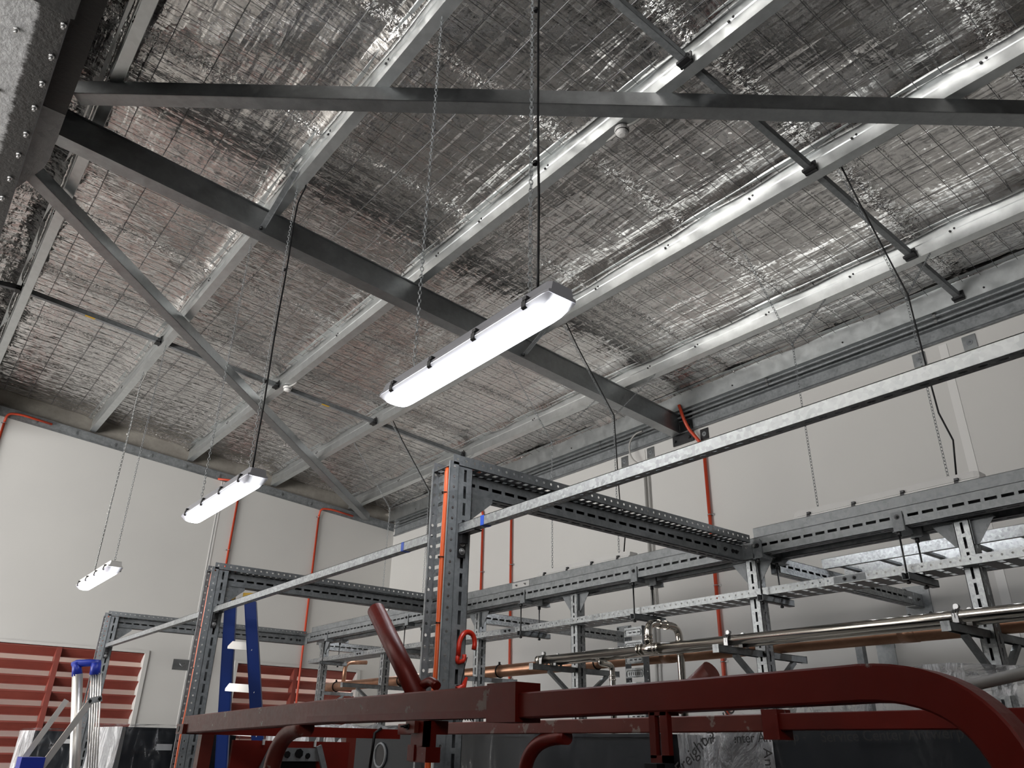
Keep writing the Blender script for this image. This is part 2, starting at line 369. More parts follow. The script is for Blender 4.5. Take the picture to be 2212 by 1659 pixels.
def set_shell():
    struct('floor', MB().box(-7.2, 7.0, -5.2, 12.2, -H-.15, -H), M_floor)
    b = MB()                                                   # right-hand (eave) wall
    b.box(XW, XW+.2, -5.2, 12.1, -H, 3.75)
    struct('wall_right', b, M_wall)
    # gable wall with two louvred openings; painted panels below, raw concrete strip above the steel angle
    holes = [(-.75, 3.01, -1.2, 1.075), (4.28, 6.28, -1.2, 1.04)]
    b = MB(); xs = [-7.0, holes[0][0], holes[0][1], holes[1][0], holes[1][1], XW]
    def col(x0, x1, z0, z1=None, mi=0, d=.18):
        zt = lambda x: (4.02-.0835*x if x > 0 else 4.02+.0835*x) if z1 is None else z1
        vs = [(x0, YW, z0), (x1, YW, z0), (x1, YW, zt(x1)), (x0, YW, zt(x0))]
        vs += [(x, y+d, z) for x, y, z in vs]
        b.add(vs, [(0, 3, 2, 1), (4, 5, 6, 7), (0, 1, 5, 4), (1, 2, 6, 5), (2, 3, 7, 6), (3, 0, 4, 7)], mi)
    col(-7, holes[0][0], -H); col(holes[0][1], holes[1][0], -H); col(holes[1][1], XW, -H)
    for x0, x1, z0, z1 in holes:
        col(x0, x1, -H, z0)
        if x0 < 0: col(x0, 0, z1); col(0, x1, z1)
        else: col(x0, x1, z1)
    struct('wall_left', b, M_wall)
    b = MB()
    def strip(x0, x1):
        vs = [(x0, YW+.03, zp(x0)-.14), (x1, YW+.03, zp(x1)-.14), (x1, YW+.03, zp(x1)+.32), (x0, YW+.03, zp(x0)+.32)]
        vs += [(x, y+.12, z) for x, y, z in vs]
        b.add(vs, [(0, 3, 2, 1), (4, 5, 6, 7), (0, 1, 5, 4), (1, 2, 6, 5), (2, 3, 7, 6), (3, 0, 4, 7)])
    strip(-7, 0); strip(0, XW)
    struct('wall_gable', b, M_conc)
    b = MB(); b.box(-7.2, FD[0], -5.4, -5.2, -H, 4.6); b.box(FD[1], 7.0, -5.4, -5.2, -H, 4.6); b.box(FD[0], FD[1], -5.4, -5.2, FD[2], 4.6)
    struct('wall_front', b, M_darkwall)
    b = MB(); b.box(-7.4, -7.2, -5.2, RD[0], -H, 4.6); b.box(-7.4, -7.2, RD[1], 12.2, -H, 4.6); b.box(-7.4, -7.2, RD[0], RD[1], -H, RD[2]); b.box(-7.4, -7.2, RD[0], RD[1], RD[3], 4.6)
    struct('wall_rear', b, M_darkwall)
    struct('wall_light_block', MB().box(-2.4, -2.2, -5.2, 7.0, -H, 1.6), M_darkwall)     # unseen wall added to block door light from the rails and low beams
    # foil under the roof sheets
    xs = np.concatenate([np.linspace(-7.2, 0, 60), np.arange(.02, 6.70, .022), [6.70]])
    ys = np.arange(-5.2, 12.02, .045)
    X, Y = np.meshgrid(xs, ys, indexing='ij')
    Z = 4.136-SL*np.abs(X)+FOILZ+.012
    P = np.array(PUR+[6.62])
    rs = np.random.RandomState(3)
    drop = np.zeros_like(X)
    for p in P:
        w = .15+.05*np.sin(Y*2.1+p*3)+.03*np.sin(Y*5.3+p)
        t = np.clip((X-(p-.02-w))/w, 0, 1); t = np.where(X > p, 0, t)
        drop += (t**2)*(.046+.010*np.sin(Y*7+p*2))
    fold = np.zeros_like(X)
    for k in range(14):
        a, c, ph = rs.uniform(4, 16), rs.uniform(.3, 2.2), rs.uniform(0, 6.3); fold += np.sin(a*X+c*Y+ph)*.0006
    for k in range(10):
        a, c, ph = rs.uniform(.4, 2.5), rs.uniform(3, 14), rs.uniform(0, 6.3); fold += np.sin(a*X+c*Y+ph)*.0006
    Z = Z-drop+fold
    nx, ny = X.shape
    me = bpy.data.meshes.new('ceiling')
    vs = np.stack([X, Y, Z+H], -1).reshape(-1, 3)
    ii, jj = np.meshgrid(np.arange(nx-1), np.arange(ny-1), indexing='ij'); q = (ii*ny+jj).ravel()
    fs = np.stack([q, q+1, q+ny+1, q+ny], 1)
    me.from_pydata(vs.tolist(), [], fs.tolist()); me.materials.append(M_foil)
    me.polygons.foreach_set('use_smooth', [True]*len(fs))
    o = bpy.data.objects.new('ceiling', me); C.objects.link(o); tag(o, kind='structure')
    # roof sheet above the foil closes the building
    b = MB()
    for x0, x1 in ((-7.4, 0), (0, 7.0)):
        z0, z1 = zp(x0)+.34, zp(x1)+.34
        b.add([(x0, -5.4, z0), (x1, -5.4, z1), (x1, 12.2, z1), (x0, 12.2, z0), (x0, -5.4, z0+.05), (x1, -5.4, z1+.05), (x1, 12.2, z1+.05), (x0, 12.2, z0+.05)],
              [(0, 3, 2, 1), (4, 5, 6, 7), (0, 1, 5, 4), (1, 2, 6, 5), (2, 3, 7, 6), (3, 0, 4, 7)])
    struct('ceiling_sheet', b, M_darkwall)
    # steel angle along the top of the gable wall
    b = MB()
    for x0, x1, s0 in ((-7, 0, 1), (0, XW-.01, -1)):
        z0, z1 = zp(x0), zp(x1); d = Vector((x1-x0, 0, z1-z0))
        b.strip([(-.028, .0), (0, .0), (0, -.10)], .006, (x0, YW-.004, z0-.025), (0, 1, 0), (0, 0, 1), d)
        b.strip([(0, -.10), (-.004, -.125)], .006, (x0, YW-.006, z0-.025), (0, 1, 0), (0, 0, 1), d)
    for k in range(13):
        x = .4+k*.52
        b.cyl((x, YW-.006, zp(x)-.09), (0, -.012, 0), .032, 14); b.cyl((x, YW-.018, zp(x)-.09), (0, -.012, 0), .016, 6)
    struct('trim_1', b, M_galv)
    # channel along the top of the eave wall
    b = MB()
    b.strip([(-.05, .135), (0, .135), (0, .03), (-.03, .0), (0, -.0)], .005, (XW-.01, -5.2, 3.325), (1, 0, 0), (0, 0, 1), (0, 17.05, 0))
    b.strip([(0, .14), (0, .30)], .006, (XW-.012, -5.2, 3.325), (1, 0, 0), (0, 0, 1), (0, 17.05, 0))
    struct('trim_2', b, M_galv)
    b = MB()
    b.box(3.585, 3.635, YW-.006, YW, -H, 3.68); b.box(3.60, 3.604, YW-.008, YW-.006, -H, 3.68, 1)
    struct('trim_3', b, [M_white, M_dark])
    struct('trim_4', MB().box(XW-.006, XW, 2.34, 2.41, -H, 3.3), M_white)
    struct('trim_5', MB().box(XW-.006, XW, 5.92, 5.96, -H, 3.3), M_wall)
    struct('trim_6', MB().box(XW-.008, XW, -5, 11.8, .60, .80), M_wall)
set_shell()

def louvres():
    spec = [('louvre_vent', 'wide red-brown louvre vent low in the pale wall behind the stepladder', -.75, 3.01, 1.075, 1.94),
            ('louvre_vent', 'narrower red-brown louvre vent behind the blue ladder and copper pipe end', 4.28, 6.28, 1.04, 5.23)]
    for nm, lab, x0, x1, zt, xm in spec:
        t = thing(nm, lab, 'louvre', ((x0+x1)/2, YW, -1.2))
        f = MB(); y0, y1 = YW-.015, YW+.12
        f.box(x0-.03, x1+.03, y0, y1, zt, zt+.035); f.box(x0-.03, x0+.02, y0, y1, -1.2, zt); f.box(x1-.02, x1+.035, y0, y1, -1.2, zt); f.box(x0, x1, y0, y1, -1.2, -1.17)
        f.build('frame', M_wall, t)
        m = MB(); m.mark().box(xm-.03, xm+.03, YW+.02, YW+.16, -1.17, zt)
        if x0 < 0: m.mark().box(xm-1.93, xm-1.87, YW+.02, YW+.16, -1.17, zt)
        m.build('mullion', M_louvre, t)
        edges = [x0+.02, xm-.03, xm+.03, x1-.02] if x0 > 0 else [x0+.02, xm-1.93, xm-1.87, xm-.03, xm+.03, x1-.02]
        for a, b_ in zip(edges[::2], edges[1::2]):
            s = MB(); z = zt-.005
            while z > -1.1:
                s.strip([(.03, z-.016), (.03, z), (.085, z-.052), (.13, z-.100), (.13, z-.110)], .003, (a, YW, 0), (0, 1, 0), (0, 0, 1), (b_-a, 0, 0)); z -= .178
            s.build('slat_panel', M_louvre, t)
    w = MB()                                                    # added screen behind the louvres: limits sky light, tints the gaps pink
    w.box(-2, 8, 12.32, 12.47, -H, 1.9); w.box(-2, 8, 12.15, 12.32, -H-.15, -H)
    tag(w.build('louvre_light_screen', M_lightscreen), 'pale screen added behind the louvre gaps to limit the sky light', 'wall', kind='structure')
louvres()

# ------------------------------------------------------------------ roof steel
def purlins():
    names = ['first from the ridge beam, at the upper left', 'second from the ridge beam, with the batten lights hanging under it',
             'third from the ridge beam, carrying both smoke detectors', 'fourth from the ridge beam', 'fifth from the ridge beam, next to the eave purlin']
    for i, x in enumerate(PUR):
        o = (x, -5.1, zp(x)); b = MB()
        t = thing('purlin', 'galvanised roof purlin, '+names[i], 'purlin', (x, 3.4, zp(x)), 'galvanised purlins under the foil ceiling')
        b.strip([(-.012, .185), (-.072, .185), (-.074, .2)], .003, o, SLO, NRM, (0, 16.98, 0))
        b.strip([(-.012, .185), (-.006, .112), (-.001, .105), (0, 0), (.075, 0), (.078, .018)], .003, o, SLO, NRM, (0, 16.98, 0))
        sec = b.build('section', M_purlin, t)
        # bolts: pairs along the web, and at the lap over the rafter
        bb = MB()
        for y in (.9, 1.75, 2.6, 3.45, 4.3, 4.95, 5.75, 6.9, 8.45, 10.2):
            for dy, h in ((0, .115), (.035, .105)):
                p = Vector((x, y+dy, zp(x)))+NRM*h-SLO*.003
                bb.mark().cyl(p, -SLO*.010, .009, 6)
        bb.build('bolt', M_dark, sec)
    # eave purlin
    x = 6.60; o = (x, -5.1, 3.575); b = MB()
    t = thing('eave_purlin', 'galvanised eave purlin tight above the long side wall', 'purlin', (x, 3.4, 3.575), 'galvanised purlins under the foil ceiling')
    b.strip([(-.07, .205), (-.016, .20), (0, 0), (.08, 0)], .003, o, (1, 0, 0), (0, 0, 1), (0, 16.98, 0)); b.build('section', M_purlin, t)
    b = MB()
    for k in range(9): b.mark().cyl((x-.003, .6+k*1.3, 3.62), (-.01, 0, 0), .009, 6)
    b.build('bolt', M_dark, t)
purlins()

def cleats():
    # fly braces from purlin to rafter flange
    for x, lab in ((1.578, 'short galvanised fly brace from the second purlin down to the dark rafter'), (4.333, 'short galvanised fly brace on the rafter just right of the nearest lit batten')):
        b = MB(); p, q = Vector((x, 4.82, zp(x)+.05)), Vector((x-.03, 5.30, zp(x)-.225))
        b.beam(p, q, .045, .004); b.beam(p+Vector((.02, 0, .02)), q+Vector((.02, 0, .02)), .004, .045)
        b.cyl(q+Vector((-.01, -.0, .012)), (0, 0, -.03), .012, 8, 1)
        tag(b.build('fly_brace', [M_galv, M_dark]), lab, 'brace')
def rafter():
    t = thing('rafter', 'dark steel I-beam rafter sloping from the ridge beam to the side wall', 'rafter', (3.3, 5.365, 3.6))
    yc, hw, dep = 5.365, .065, .24
    o = Vector((-.02, yc, 4.106)); d = SLO*6.70
    b = MB()
    b.prism([(-hw, 0), (hw, 0), (hw, -.010), (-hw, -.010)], o, (0, 1, 0), NRM, d)
    b.prism([(-.05, -.010), (.0, -.010), (.0, -dep+.010), (-.05, -dep+.010)], o, (0, 1, 0), NRM, d)
    b.prism([(-hw, -dep+.010), (hw, -dep+.010), (hw, -dep), (-hw, -dep)], o, (0, 1, 0), NRM, d)
    b.build('section', M_rafter, t)
    e = MB(); e.box(XW-.026, XW-.012, yc-.20, yc+.10, 3.20, 3.62)
    for yy in (-.15, .06):
        for zz in (3.25, 3.40, 3.55): e.cyl((XW-.026, yc+yy, zz), (-.025, 0, 0), .016, 6)
    e.build('end_plate', M_dark, t)
rafter(); cleats()

def ridge_beam():
    t = thing('ridge_beam', 'heavy grey steel beam with black-brushed edge and hanging bolts at the top left', 'beam', (-.3, 3, 3.6))
    y0, y1 = -5.1, 11.85
    b = MB(); b.box(-.62, -.10, 3.88, y1, 3.60, 3.616); b.build('bottom_flange', M_brush, t)
    b = MB(); b.box(-.66, -.08, y0, 3.86, 3.57, 3.60); b.box(-.64, -.09, 3.82, 3.88, 3.585, 3.612); b.build('splice_plate', M_seal, t)
    b = MB(); b.box(-.105, -.098, y0, y1, 3.598, 3.618); b.build('edge_lip', M_dark, t)
    b = MB(); b.box(-.38, -.36, y0, y1, 3.616, 4.30); b.build('web', M_rafter, t)
    b = MB(); b.box(-.2, .036, y0, 5.05, 3.852, 3.866); b.build('gusset_plate', M_seal, t)
    b = MB(); b.box(-.2, .036, 5.05, 5.62, 3.850, 3.864); b.prism([(-.2, 5.62), (.036, 5.62), (.02, 5.75), (-.1, 6.15), (-.2, 6.2)], (0, 0, 3.850), (1, 0, 0), (0, 1, 0), (0, 0, .014)); b.build('bare_plate_end', M_plate, t)
    for (x, y) in ((-.13, 4.247), (-.134, 4.51), (-.135, 4.764), (-.136, 5.063), (-.141, 5.323), (-.149, 5.642), (-.157, 5.927), (-.321, 4.165), (-.12, 3.96), (-.34, 4.75), (-.34, 5.35)):
        c = MB(); c.cyl((x, y, 3.601), (0, 0, -.014), .017, 6); c.cyl((x, y, 3.588), (0, 0, -.022), .009, 10)
        c.build('bolt', M_bolt, t)
ridge_beam()

def roof_braces():
    for lab, p, q in (('long steel angle brace crossing level near the top of the view', (.03, 5.01), (6.55, -.75)),
                      ('long steel angle brace running diagonally down to the far wall corner', (-.08, 6.07), (6.58, 12.18))):
        p = Vector((p[0], p[1], 0)); q = Vector((q[0], q[1], 0))
        if q.y > 11.8: q = p+(q-p)*((11.78-p.y)/(q.y-p.y))
        p.z = zp(p.x)-.06; q.z = zp(q.x)-.06
        d = q-p; n = Vector((0, 0, 1)); side = Vector((d.y, -d.x, 0)).normalized()
        if side.dot(p) > 0 and side.y > 0: side = -side
        if side.y > 0: side = -side
        b = MB()   # angle: upright leg on the near side, flat leg below running away from the viewer
        b.strip([(0, .055), (0, -.052), (-.105, -.052)], .007, p, side, n, d)
        tag(b.build('roof_brace', M_rafter), lab, 'brace')
    # bridging rods between purlins
    P = [-.98, PUR[0], PUR[1], PUR[2], PUR[3], PUR[4], 6.6]
    places = {2.105: [(2, 'dark bridging bar in the near bay, topmost, ahead of the level brace'), (3, 'dark bridging bar in the near bay between third and fourth purlins'), (4, 'dark bridging bar in the near bay between fourth and fifth purlins'), (5, 'short dark bridging bar in the near bay reaching the eave purlin')],
              8.45: [(0, 'dark bridging bar in the far bay, at the left edge of the view'), (1, 'dark bridging bar in the far bay between first and second purlins'), (2, 'dark bridging bar in the far bay behind the diagonal brace'), (3, 'dark bridging bar in the far bay just left of the nearest batten end'), (4, 'dark bridging bar in the far bay above the tall cable post')]}
    for y, lst in places.items():
        for i, lab in lst:
            x0, x1 = P[i]+.01, P[i+1]-.012; h = .045
            p = Vector((x0, y, zp(x0)+h)); q = Vector((x1, y, zp(x1)+h)); d = q-p
            t = thing('bridging_bar', lab, 'bridging bar', tuple(p), 'bridging bars between the purlins')
            b = MB(); b.strip([(.022, -.024), (-.022, -.024), (-.022, .024), (.022, .024)], .003, p, (0, 1, 0), NRM, d); b.build('channel', M_galv, t)
            e = MB(); e.box(x1-.05, x1+.004, y-.045, y+.045, zp(x1)+.008, zp(x1)+.028); e.box(x1-.01, x1+.004, y-.045, y+.045, zp(x1)+.0, zp(x1)+.09)
            e.cyl((x1-.02, y-.035, zp(x1)+.05), (-.02, 0, 0), .01, 6); e.build('end_cleat', M_dark, t)
            if y > 8 and i in (1, 2, 3):
                s = MB(); c = p+d*.47; s.obox(c-NRM*.0265, d.normalized()*.05, Vector((0, .018, 0)), NRM*.0006); s.build('yellow_sticker', M_yellow, t)
roof_braces()

def safety_mesh():
    b = MB(); r = .0023
    zf = lambda x: zp(x)+FOILZ-.003
    edges = [.02]+PUR+[6.6]
    for k in range(80):
        y = -.05+k*.15+RND.uniform(-.008, .008)
        if y > 11.85: break
        for a, c in zip(edges[:-1], edges[1:]):
            pts = []
            for t in np.linspace(0, 1, 6):
                x = a+.015+(c-a-.03)*t; s = .036*max(0, (t-.86)/.14)**2
                pts.append((x, y+RND.uniform(-.004, .004), zf(x)-s-.004*math.sin(PI*t)))
            b.tube(pts, r, 4, caps=False, smooth=False)
    for k in range(22):
        x = .15+k*.30
        if min(abs(x-p) for p in PUR) < .03: x += .05
        if x > 6.5: break
        pts = [(x+RND.uniform(-.005, .005), y, zf(x)-.003) for y in np.linspace(-.2, 11.88, 30)]
        b.tube(pts, r, 4, caps=False, smooth=False)
    tag(b.build('safety_mesh', M_wire), 'thin wire safety mesh stretched across the purlins under the foil', 'wire mesh')
safety_mesh()

# ------------------------------------------------------------------ hanging batten lights
def batten_parts(t, x, y0, y1, z, grey):
    """z = seam height; x = middle of the width"""
    L = y1-y0; yc = (y0+y1)/2; w = .075
    hp = [(-w, 0), (-w, .012), (-.060, .020), (-.052, .062), (.052, .062), (.060, .020), (w, .012), (w, 0)]
    b = MB(); b.prism([(a, c) for a, c in hp], (x, y0+.03, z), (1, 0, 0), (0, 0, 1), (0, L-.06, 0)); hs = b.build('housing', M_houseg if grey else M_white, t)
    b = MB()                              # end caps taper in
    for ya, dy in ((y0+.03, -.03), (y1-.03, .03)):
        n = len(hp); vs = [(x+a, ya, z+c) for a, c in hp]+[(x+a*.90, ya+dy, z+(c*.86 if c > .015 else c)) for a, c in hp]
        fs = [tuple(range(n, 2*n)), tuple(range(n))]+[(k, (k+1) % n, n+(k+1) % n, n+k) for k in range(n)]
        b.mark().add(vs, fs)
    b.build('end_cap', M_houseg if grey else M_white, t)
    # diffuser: rounded trough below the seam, ends tucked in
    prof = [(-1, 0), (-.97, -.18), (-.88, -.45), (-.74, -.74), (-.55, -.93), (-.3, -1), (0, -1.02), (.3, -1), (.55, -.93), (.74, -.74), (.88, -.45), (.97, -.18), (1, 0)]
    rows = [(0, .90, .05), (.012, .96, .35), (.035, .985, .70), (.07, 1, .92), (.11, 1, 1)]
    st = rows+[(L-a, s, d) for a, s, d in rows[::-1]]
    vs = []; n = len(prof)
    for a, s, d in st: vs += [(w*s*px, a-L/2, .052*pz*d-.001) for px, pz in prof]
    fs = [(i*n+k, (i+1)*n+k, (i+1)*n+k+1, i*n+k+1) for i in range(len(st)-1) for k in range(n-1)]
    d = MB(); d.add(vs, fs, 0, True); d.f.append(tuple(range(n))); d.m.append(0); d.s.append(False)
    d.f.append(tuple((len(st)-1)*n+k for k in range(n))[::-1]); d.m.append(0); d.s.append(False)
    o = d.build('diffuser', M_diff, None, lift=False); o.parent = t
    bb = t['_b']; o.location = (x-bb[0], yc-bb[1], z+H-bb[2])
    for k in range(4):
        yy = y0+.13+(L-.26)*k/3
        for s in (-1, 1):
            c = MB(); c.strip([(.045, .045), (.064, .026), (.080, .012), (.082, -.014), (.074, -.018)], .004, (x, yy-.012, z), (s, 0, 0), (0, 0, 1), (0, .024, 0))
            c.box(x+s*.07-.008, x+s*.07+.008, yy-.012, yy+.012, z+.020, z+.034)
            c.build('clip', M_dark, hs)

def links(b, p, q, L=.030, r=.0022, wd=.0085):
    p, q = Vector(p), Vector(q); d = q-p; n = max(1, int(d.length/(L*.78))); d.normalize()
    a = d.cross(Vector((.3, .9, .1))).normalized(); c = d.cross(a)
    step = (q-p).length/n
    for i in range(n):
        o = p+d*step*(i+.5); s = a if i % 2 else c
        pts = [o+d*(L/2*u)+s*(wd*v) for u, v in ((1, .0), (.7, .75), (-.0, 1), (-.7, .75), (-1, 0), (-.7, -.75), (0, -1), (.7, -.75))]
        b.tube(pts, r, 4, caps=False, closed=True, smooth=False)
def wob(p, q, n, amp):
    p, q = Vector(p), Vector(q)
    return [p+(q-p)*(i/n)+Vector((RND.uniform(-amp, amp), RND.uniform(-amp, amp), 0))*(0 if i in (0, n) else 1) for i in range(n+1)]

ROW1 = [(1.812, 3.052, 1.512, 'nearest hanging batten light, long lit tube in the middle of the view', True, 'the nearest batten light'),
        (4.743, 6.085, 1.545, 'second hanging batten light, lit, in front of the far wall steel angle', True, 'the second batten light'),
        (8.30, 9.70, 1.512, 'smallest hanging batten light, lit, far left against the pale wall', False, 'the far-left batten light')]
def row1():
    x = 1.65
    for i, (y0, y1, z, lab, grey, wh) in enumerate(ROW1):
        t = thing('batten_light', lab, 'light', (x, (y0+y1)/2, z-.06), 'hanging batten lights')
        batten_parts(t, x, y0, y1, z, grey)
        zt = zp(x)-.004; ya, yb = y0+.19, y1-.19
        if i == 2: ya, yb = y0+.10, y1-.42
        for k, yy in enumerate((ya, yb)):
            b = MB(); links(b, (x, yy, zt), (x, yy, z+.064))
            tag(b.build('hanging_chain', M_galv), ('near' if k == 0 else 'far')+'-end link chain holding up '+wh, 'chain', 'chains of the batten lights')
        # flexible lead beside one chain, with ties
        yc = (ya-.035) if i < 2 else yb+.05
        b = MB()
        pts = [(x+.03, yc-.06, zt+.06), (x+.035, yc-.05, zt-.02)]+wob((x+.012, yc, zt-.14), (x+.01, yc, z+.066), 9, .006)
        b.tube(fillet(pts, .05, 3), .0055 if i == 0 else .0065, 8)
        for f in (.30, .68):
            b.cyl((x+.004, yc+.012, z+(zt-z)*f), (0, 0, .016), .012, 8)
        tag(b.build('power_lead', M_black if i < 2 else M_concrete_pipe), ('black' if i < 2 else 'grey')+' power lead dropping from the purlin to '+wh, 'cable', 'power leads of the batten lights')
row1()
ROW2 = [(1.76, 3.05, 'batten light behind the near galvanised beam, only its housing and clips showing', 'the batten light at the right edge', (1.96, 2.88)),
        (4.70, 5.97, 'batten light hidden behind the middle stretch of galvanised beam', 'the batten light behind the middle beam', (4.88, 5.80)),
        (8.05, 9.33, 'batten light hidden behind the tall cable post and far beam', 'the batten light near the wall corner', (8.2, 9.2))]
def row2():
    x = 5.10; z = 1.535
    for i, (y0, y1, lab, wh, ys) in enumerate(ROW2):
        t = thing('batten_light', lab, 'light', (x, (y0+y1)/2, z-.06), 'hanging batten lights')
        batten_parts(t, x, y0, y1, z, False)
        for k, yy in enumerate(ys):
            knot = Vector((x, yy, 2.956)); b = MB()
            links(b, knot, (x, yy, z+.064)); links(b, (4.455, yy, zp(4.455)), knot); links(b, (5.78, yy, zp(5.78)), knot)
            b.cyl(knot-Vector((0, 0, .02)), (0, 0, .03), .010, 6)
            tag(b.build('hanging_chain', M_galv), 'Y-shaped link chain at the '+('near' if k == 0 else 'far')+' end of '+wh, 'chain', 'chains of the batten lights')
        yy = ys[0]-.02; b = MB()
        b.tube([Vector((4.47, yy, zp(4.47)+.02)), Vector((4.62, yy, zp(4.47)-.2)), Vector((5.09, yy, 2.965)), Vector((5.105, yy-.005, 2.3)), Vector((5.11, yy-.01, 2.05)), Vector((5.13, yy-.05, 1.85)), Vector((5.12, yy-.02, z+.06))], .006, 6)
        tag(b.build('power_lead', M_black), 'dark power lead following the chain down to '+wh, 'cable', 'power leads of the batten lights')
row2()

def detectors():
    for y, lab in ((2.737, 'round white smoke detector under the third purlin, above the nearest batten'), (8.29, 'small round white smoke detector in the far bay beside the bridging bar')):
        x = 3.065; z = zp(x)-.006
        t = thing('smoke_detector', lab, 'smoke detector', (x, y, z), 'white smoke detectors')
        b = MB()
        prof = [(.050, 0), (.052, -.018), (.046, -.026), (.043, -.040), (.034, -.052), (.02, -.058)]
        n = 20; vs = [(x+r*math.cos(2*PI*k/n), y+r*math.sin(2*PI*k/n), z+h) for r, h in prof for k in range(n)]
        fs = [(i*n+k, i*n+(k+1) % n, (i+1)*n+(k+1) % n, (i+1)*n+k) for i in range(len(prof)-1) for k in range(n)]+[tuple(range(n))[::-1], tuple((len(prof)-1)*n+k for k in range(n))]
        b.add(vs, fs, 0, False); b.build('body', M_white, t)
        c = MB(); c.tube([(x+.045*math.cos(a), y+.045*math.sin(a), z-.030) for a in np.linspace(2.5, 5.6, 10)], .0035, 5); c.build('slot_ring', M_black, t)
        e = MB(); e.tube(bez((x, y+.05, z-.01), (x+.03, y+.14, z+.01), (x-.01, y+.26, z+.03)), .010, 8); e.tube(bez((x, y-.05, z-.01), (x+.05, y-.12, z+.0), (x+.02, y-.28, z+.03)), .010, 8)
        e.build('conduit_tail', M_concrete_pipe, t)
detectors()

# ------------------------------------------------------------------ slotted steel framework
NODE = [3.09, 6.45, 9.88]
WHICH = ['nearest, centre', 'middle', 'farthest, left']
XP0, XP1 = 2.020, 2.105        # post strut
BX0, BX1, BX2, BX3 = 4.40, 4.475, 4.61, 4.685
ZB0, ZB1 = 1.172, 1.283        # long beams
PITCH = .082

def slotted(b, p, axis, L, up, side, w, h, slots=('front', 'bottom'), pitch=PITCH):
    """hollow slotted channel: p = lower front corner at the start, axis = run, up = height dir, side = depth dir (away from the viewer)"""
    p, a, u, s = Vector(p), Vector(axis), Vector(up), Vector(side); t = .003
    n0 = a.cross(u); tf = t if n0.dot(s) > 0 else -t
    if 'front' in slots: b.perf(p, a, u, L, h, pitch, .031, .0085, 0, tf)
    else: b.obox(p+a*L/2+u*h/2+s*t/2, a*L/2, u*h/2, s*t/2)
    n1 = a.cross(s); tb = t if n1.dot(u) > 0 else -t
    if 'bottom' in slots: b.perf(p, a, s, L, w, pitch, .031, .0075, 0, tb)
    else: b.obox(p+a*L/2+s*w/2+u*t/2, a*L/2, s*w/2, u*t/2)
    if 'back' in slots: b.perf(p+s*(w-t), a, u, L, h, pitch, .031, .0085, 0, tf)
    else: b.obox(p+a*L/2+u*h/2+s*(w-t/2), a*L/2, u*h/2, s*t/2)
    b.obox(p+a*L/2+u*(h-t/2)+s*w/2, a*L/2, u*t/2, s*w/2)

def hexbolt(b, p, ax, r=.011, mi=0):
    p, ax = Vector(p), Vector(ax).normalized(); b.mark() if not b.f or b.marks else None
    b.cyl(p, ax*.003, r*1.5, 12, mi); b.cyl(p+ax*.003, ax*.008, r, 6, mi); b.cyl(p+ax*.011, ax*.008, r*.5, 8, mi)

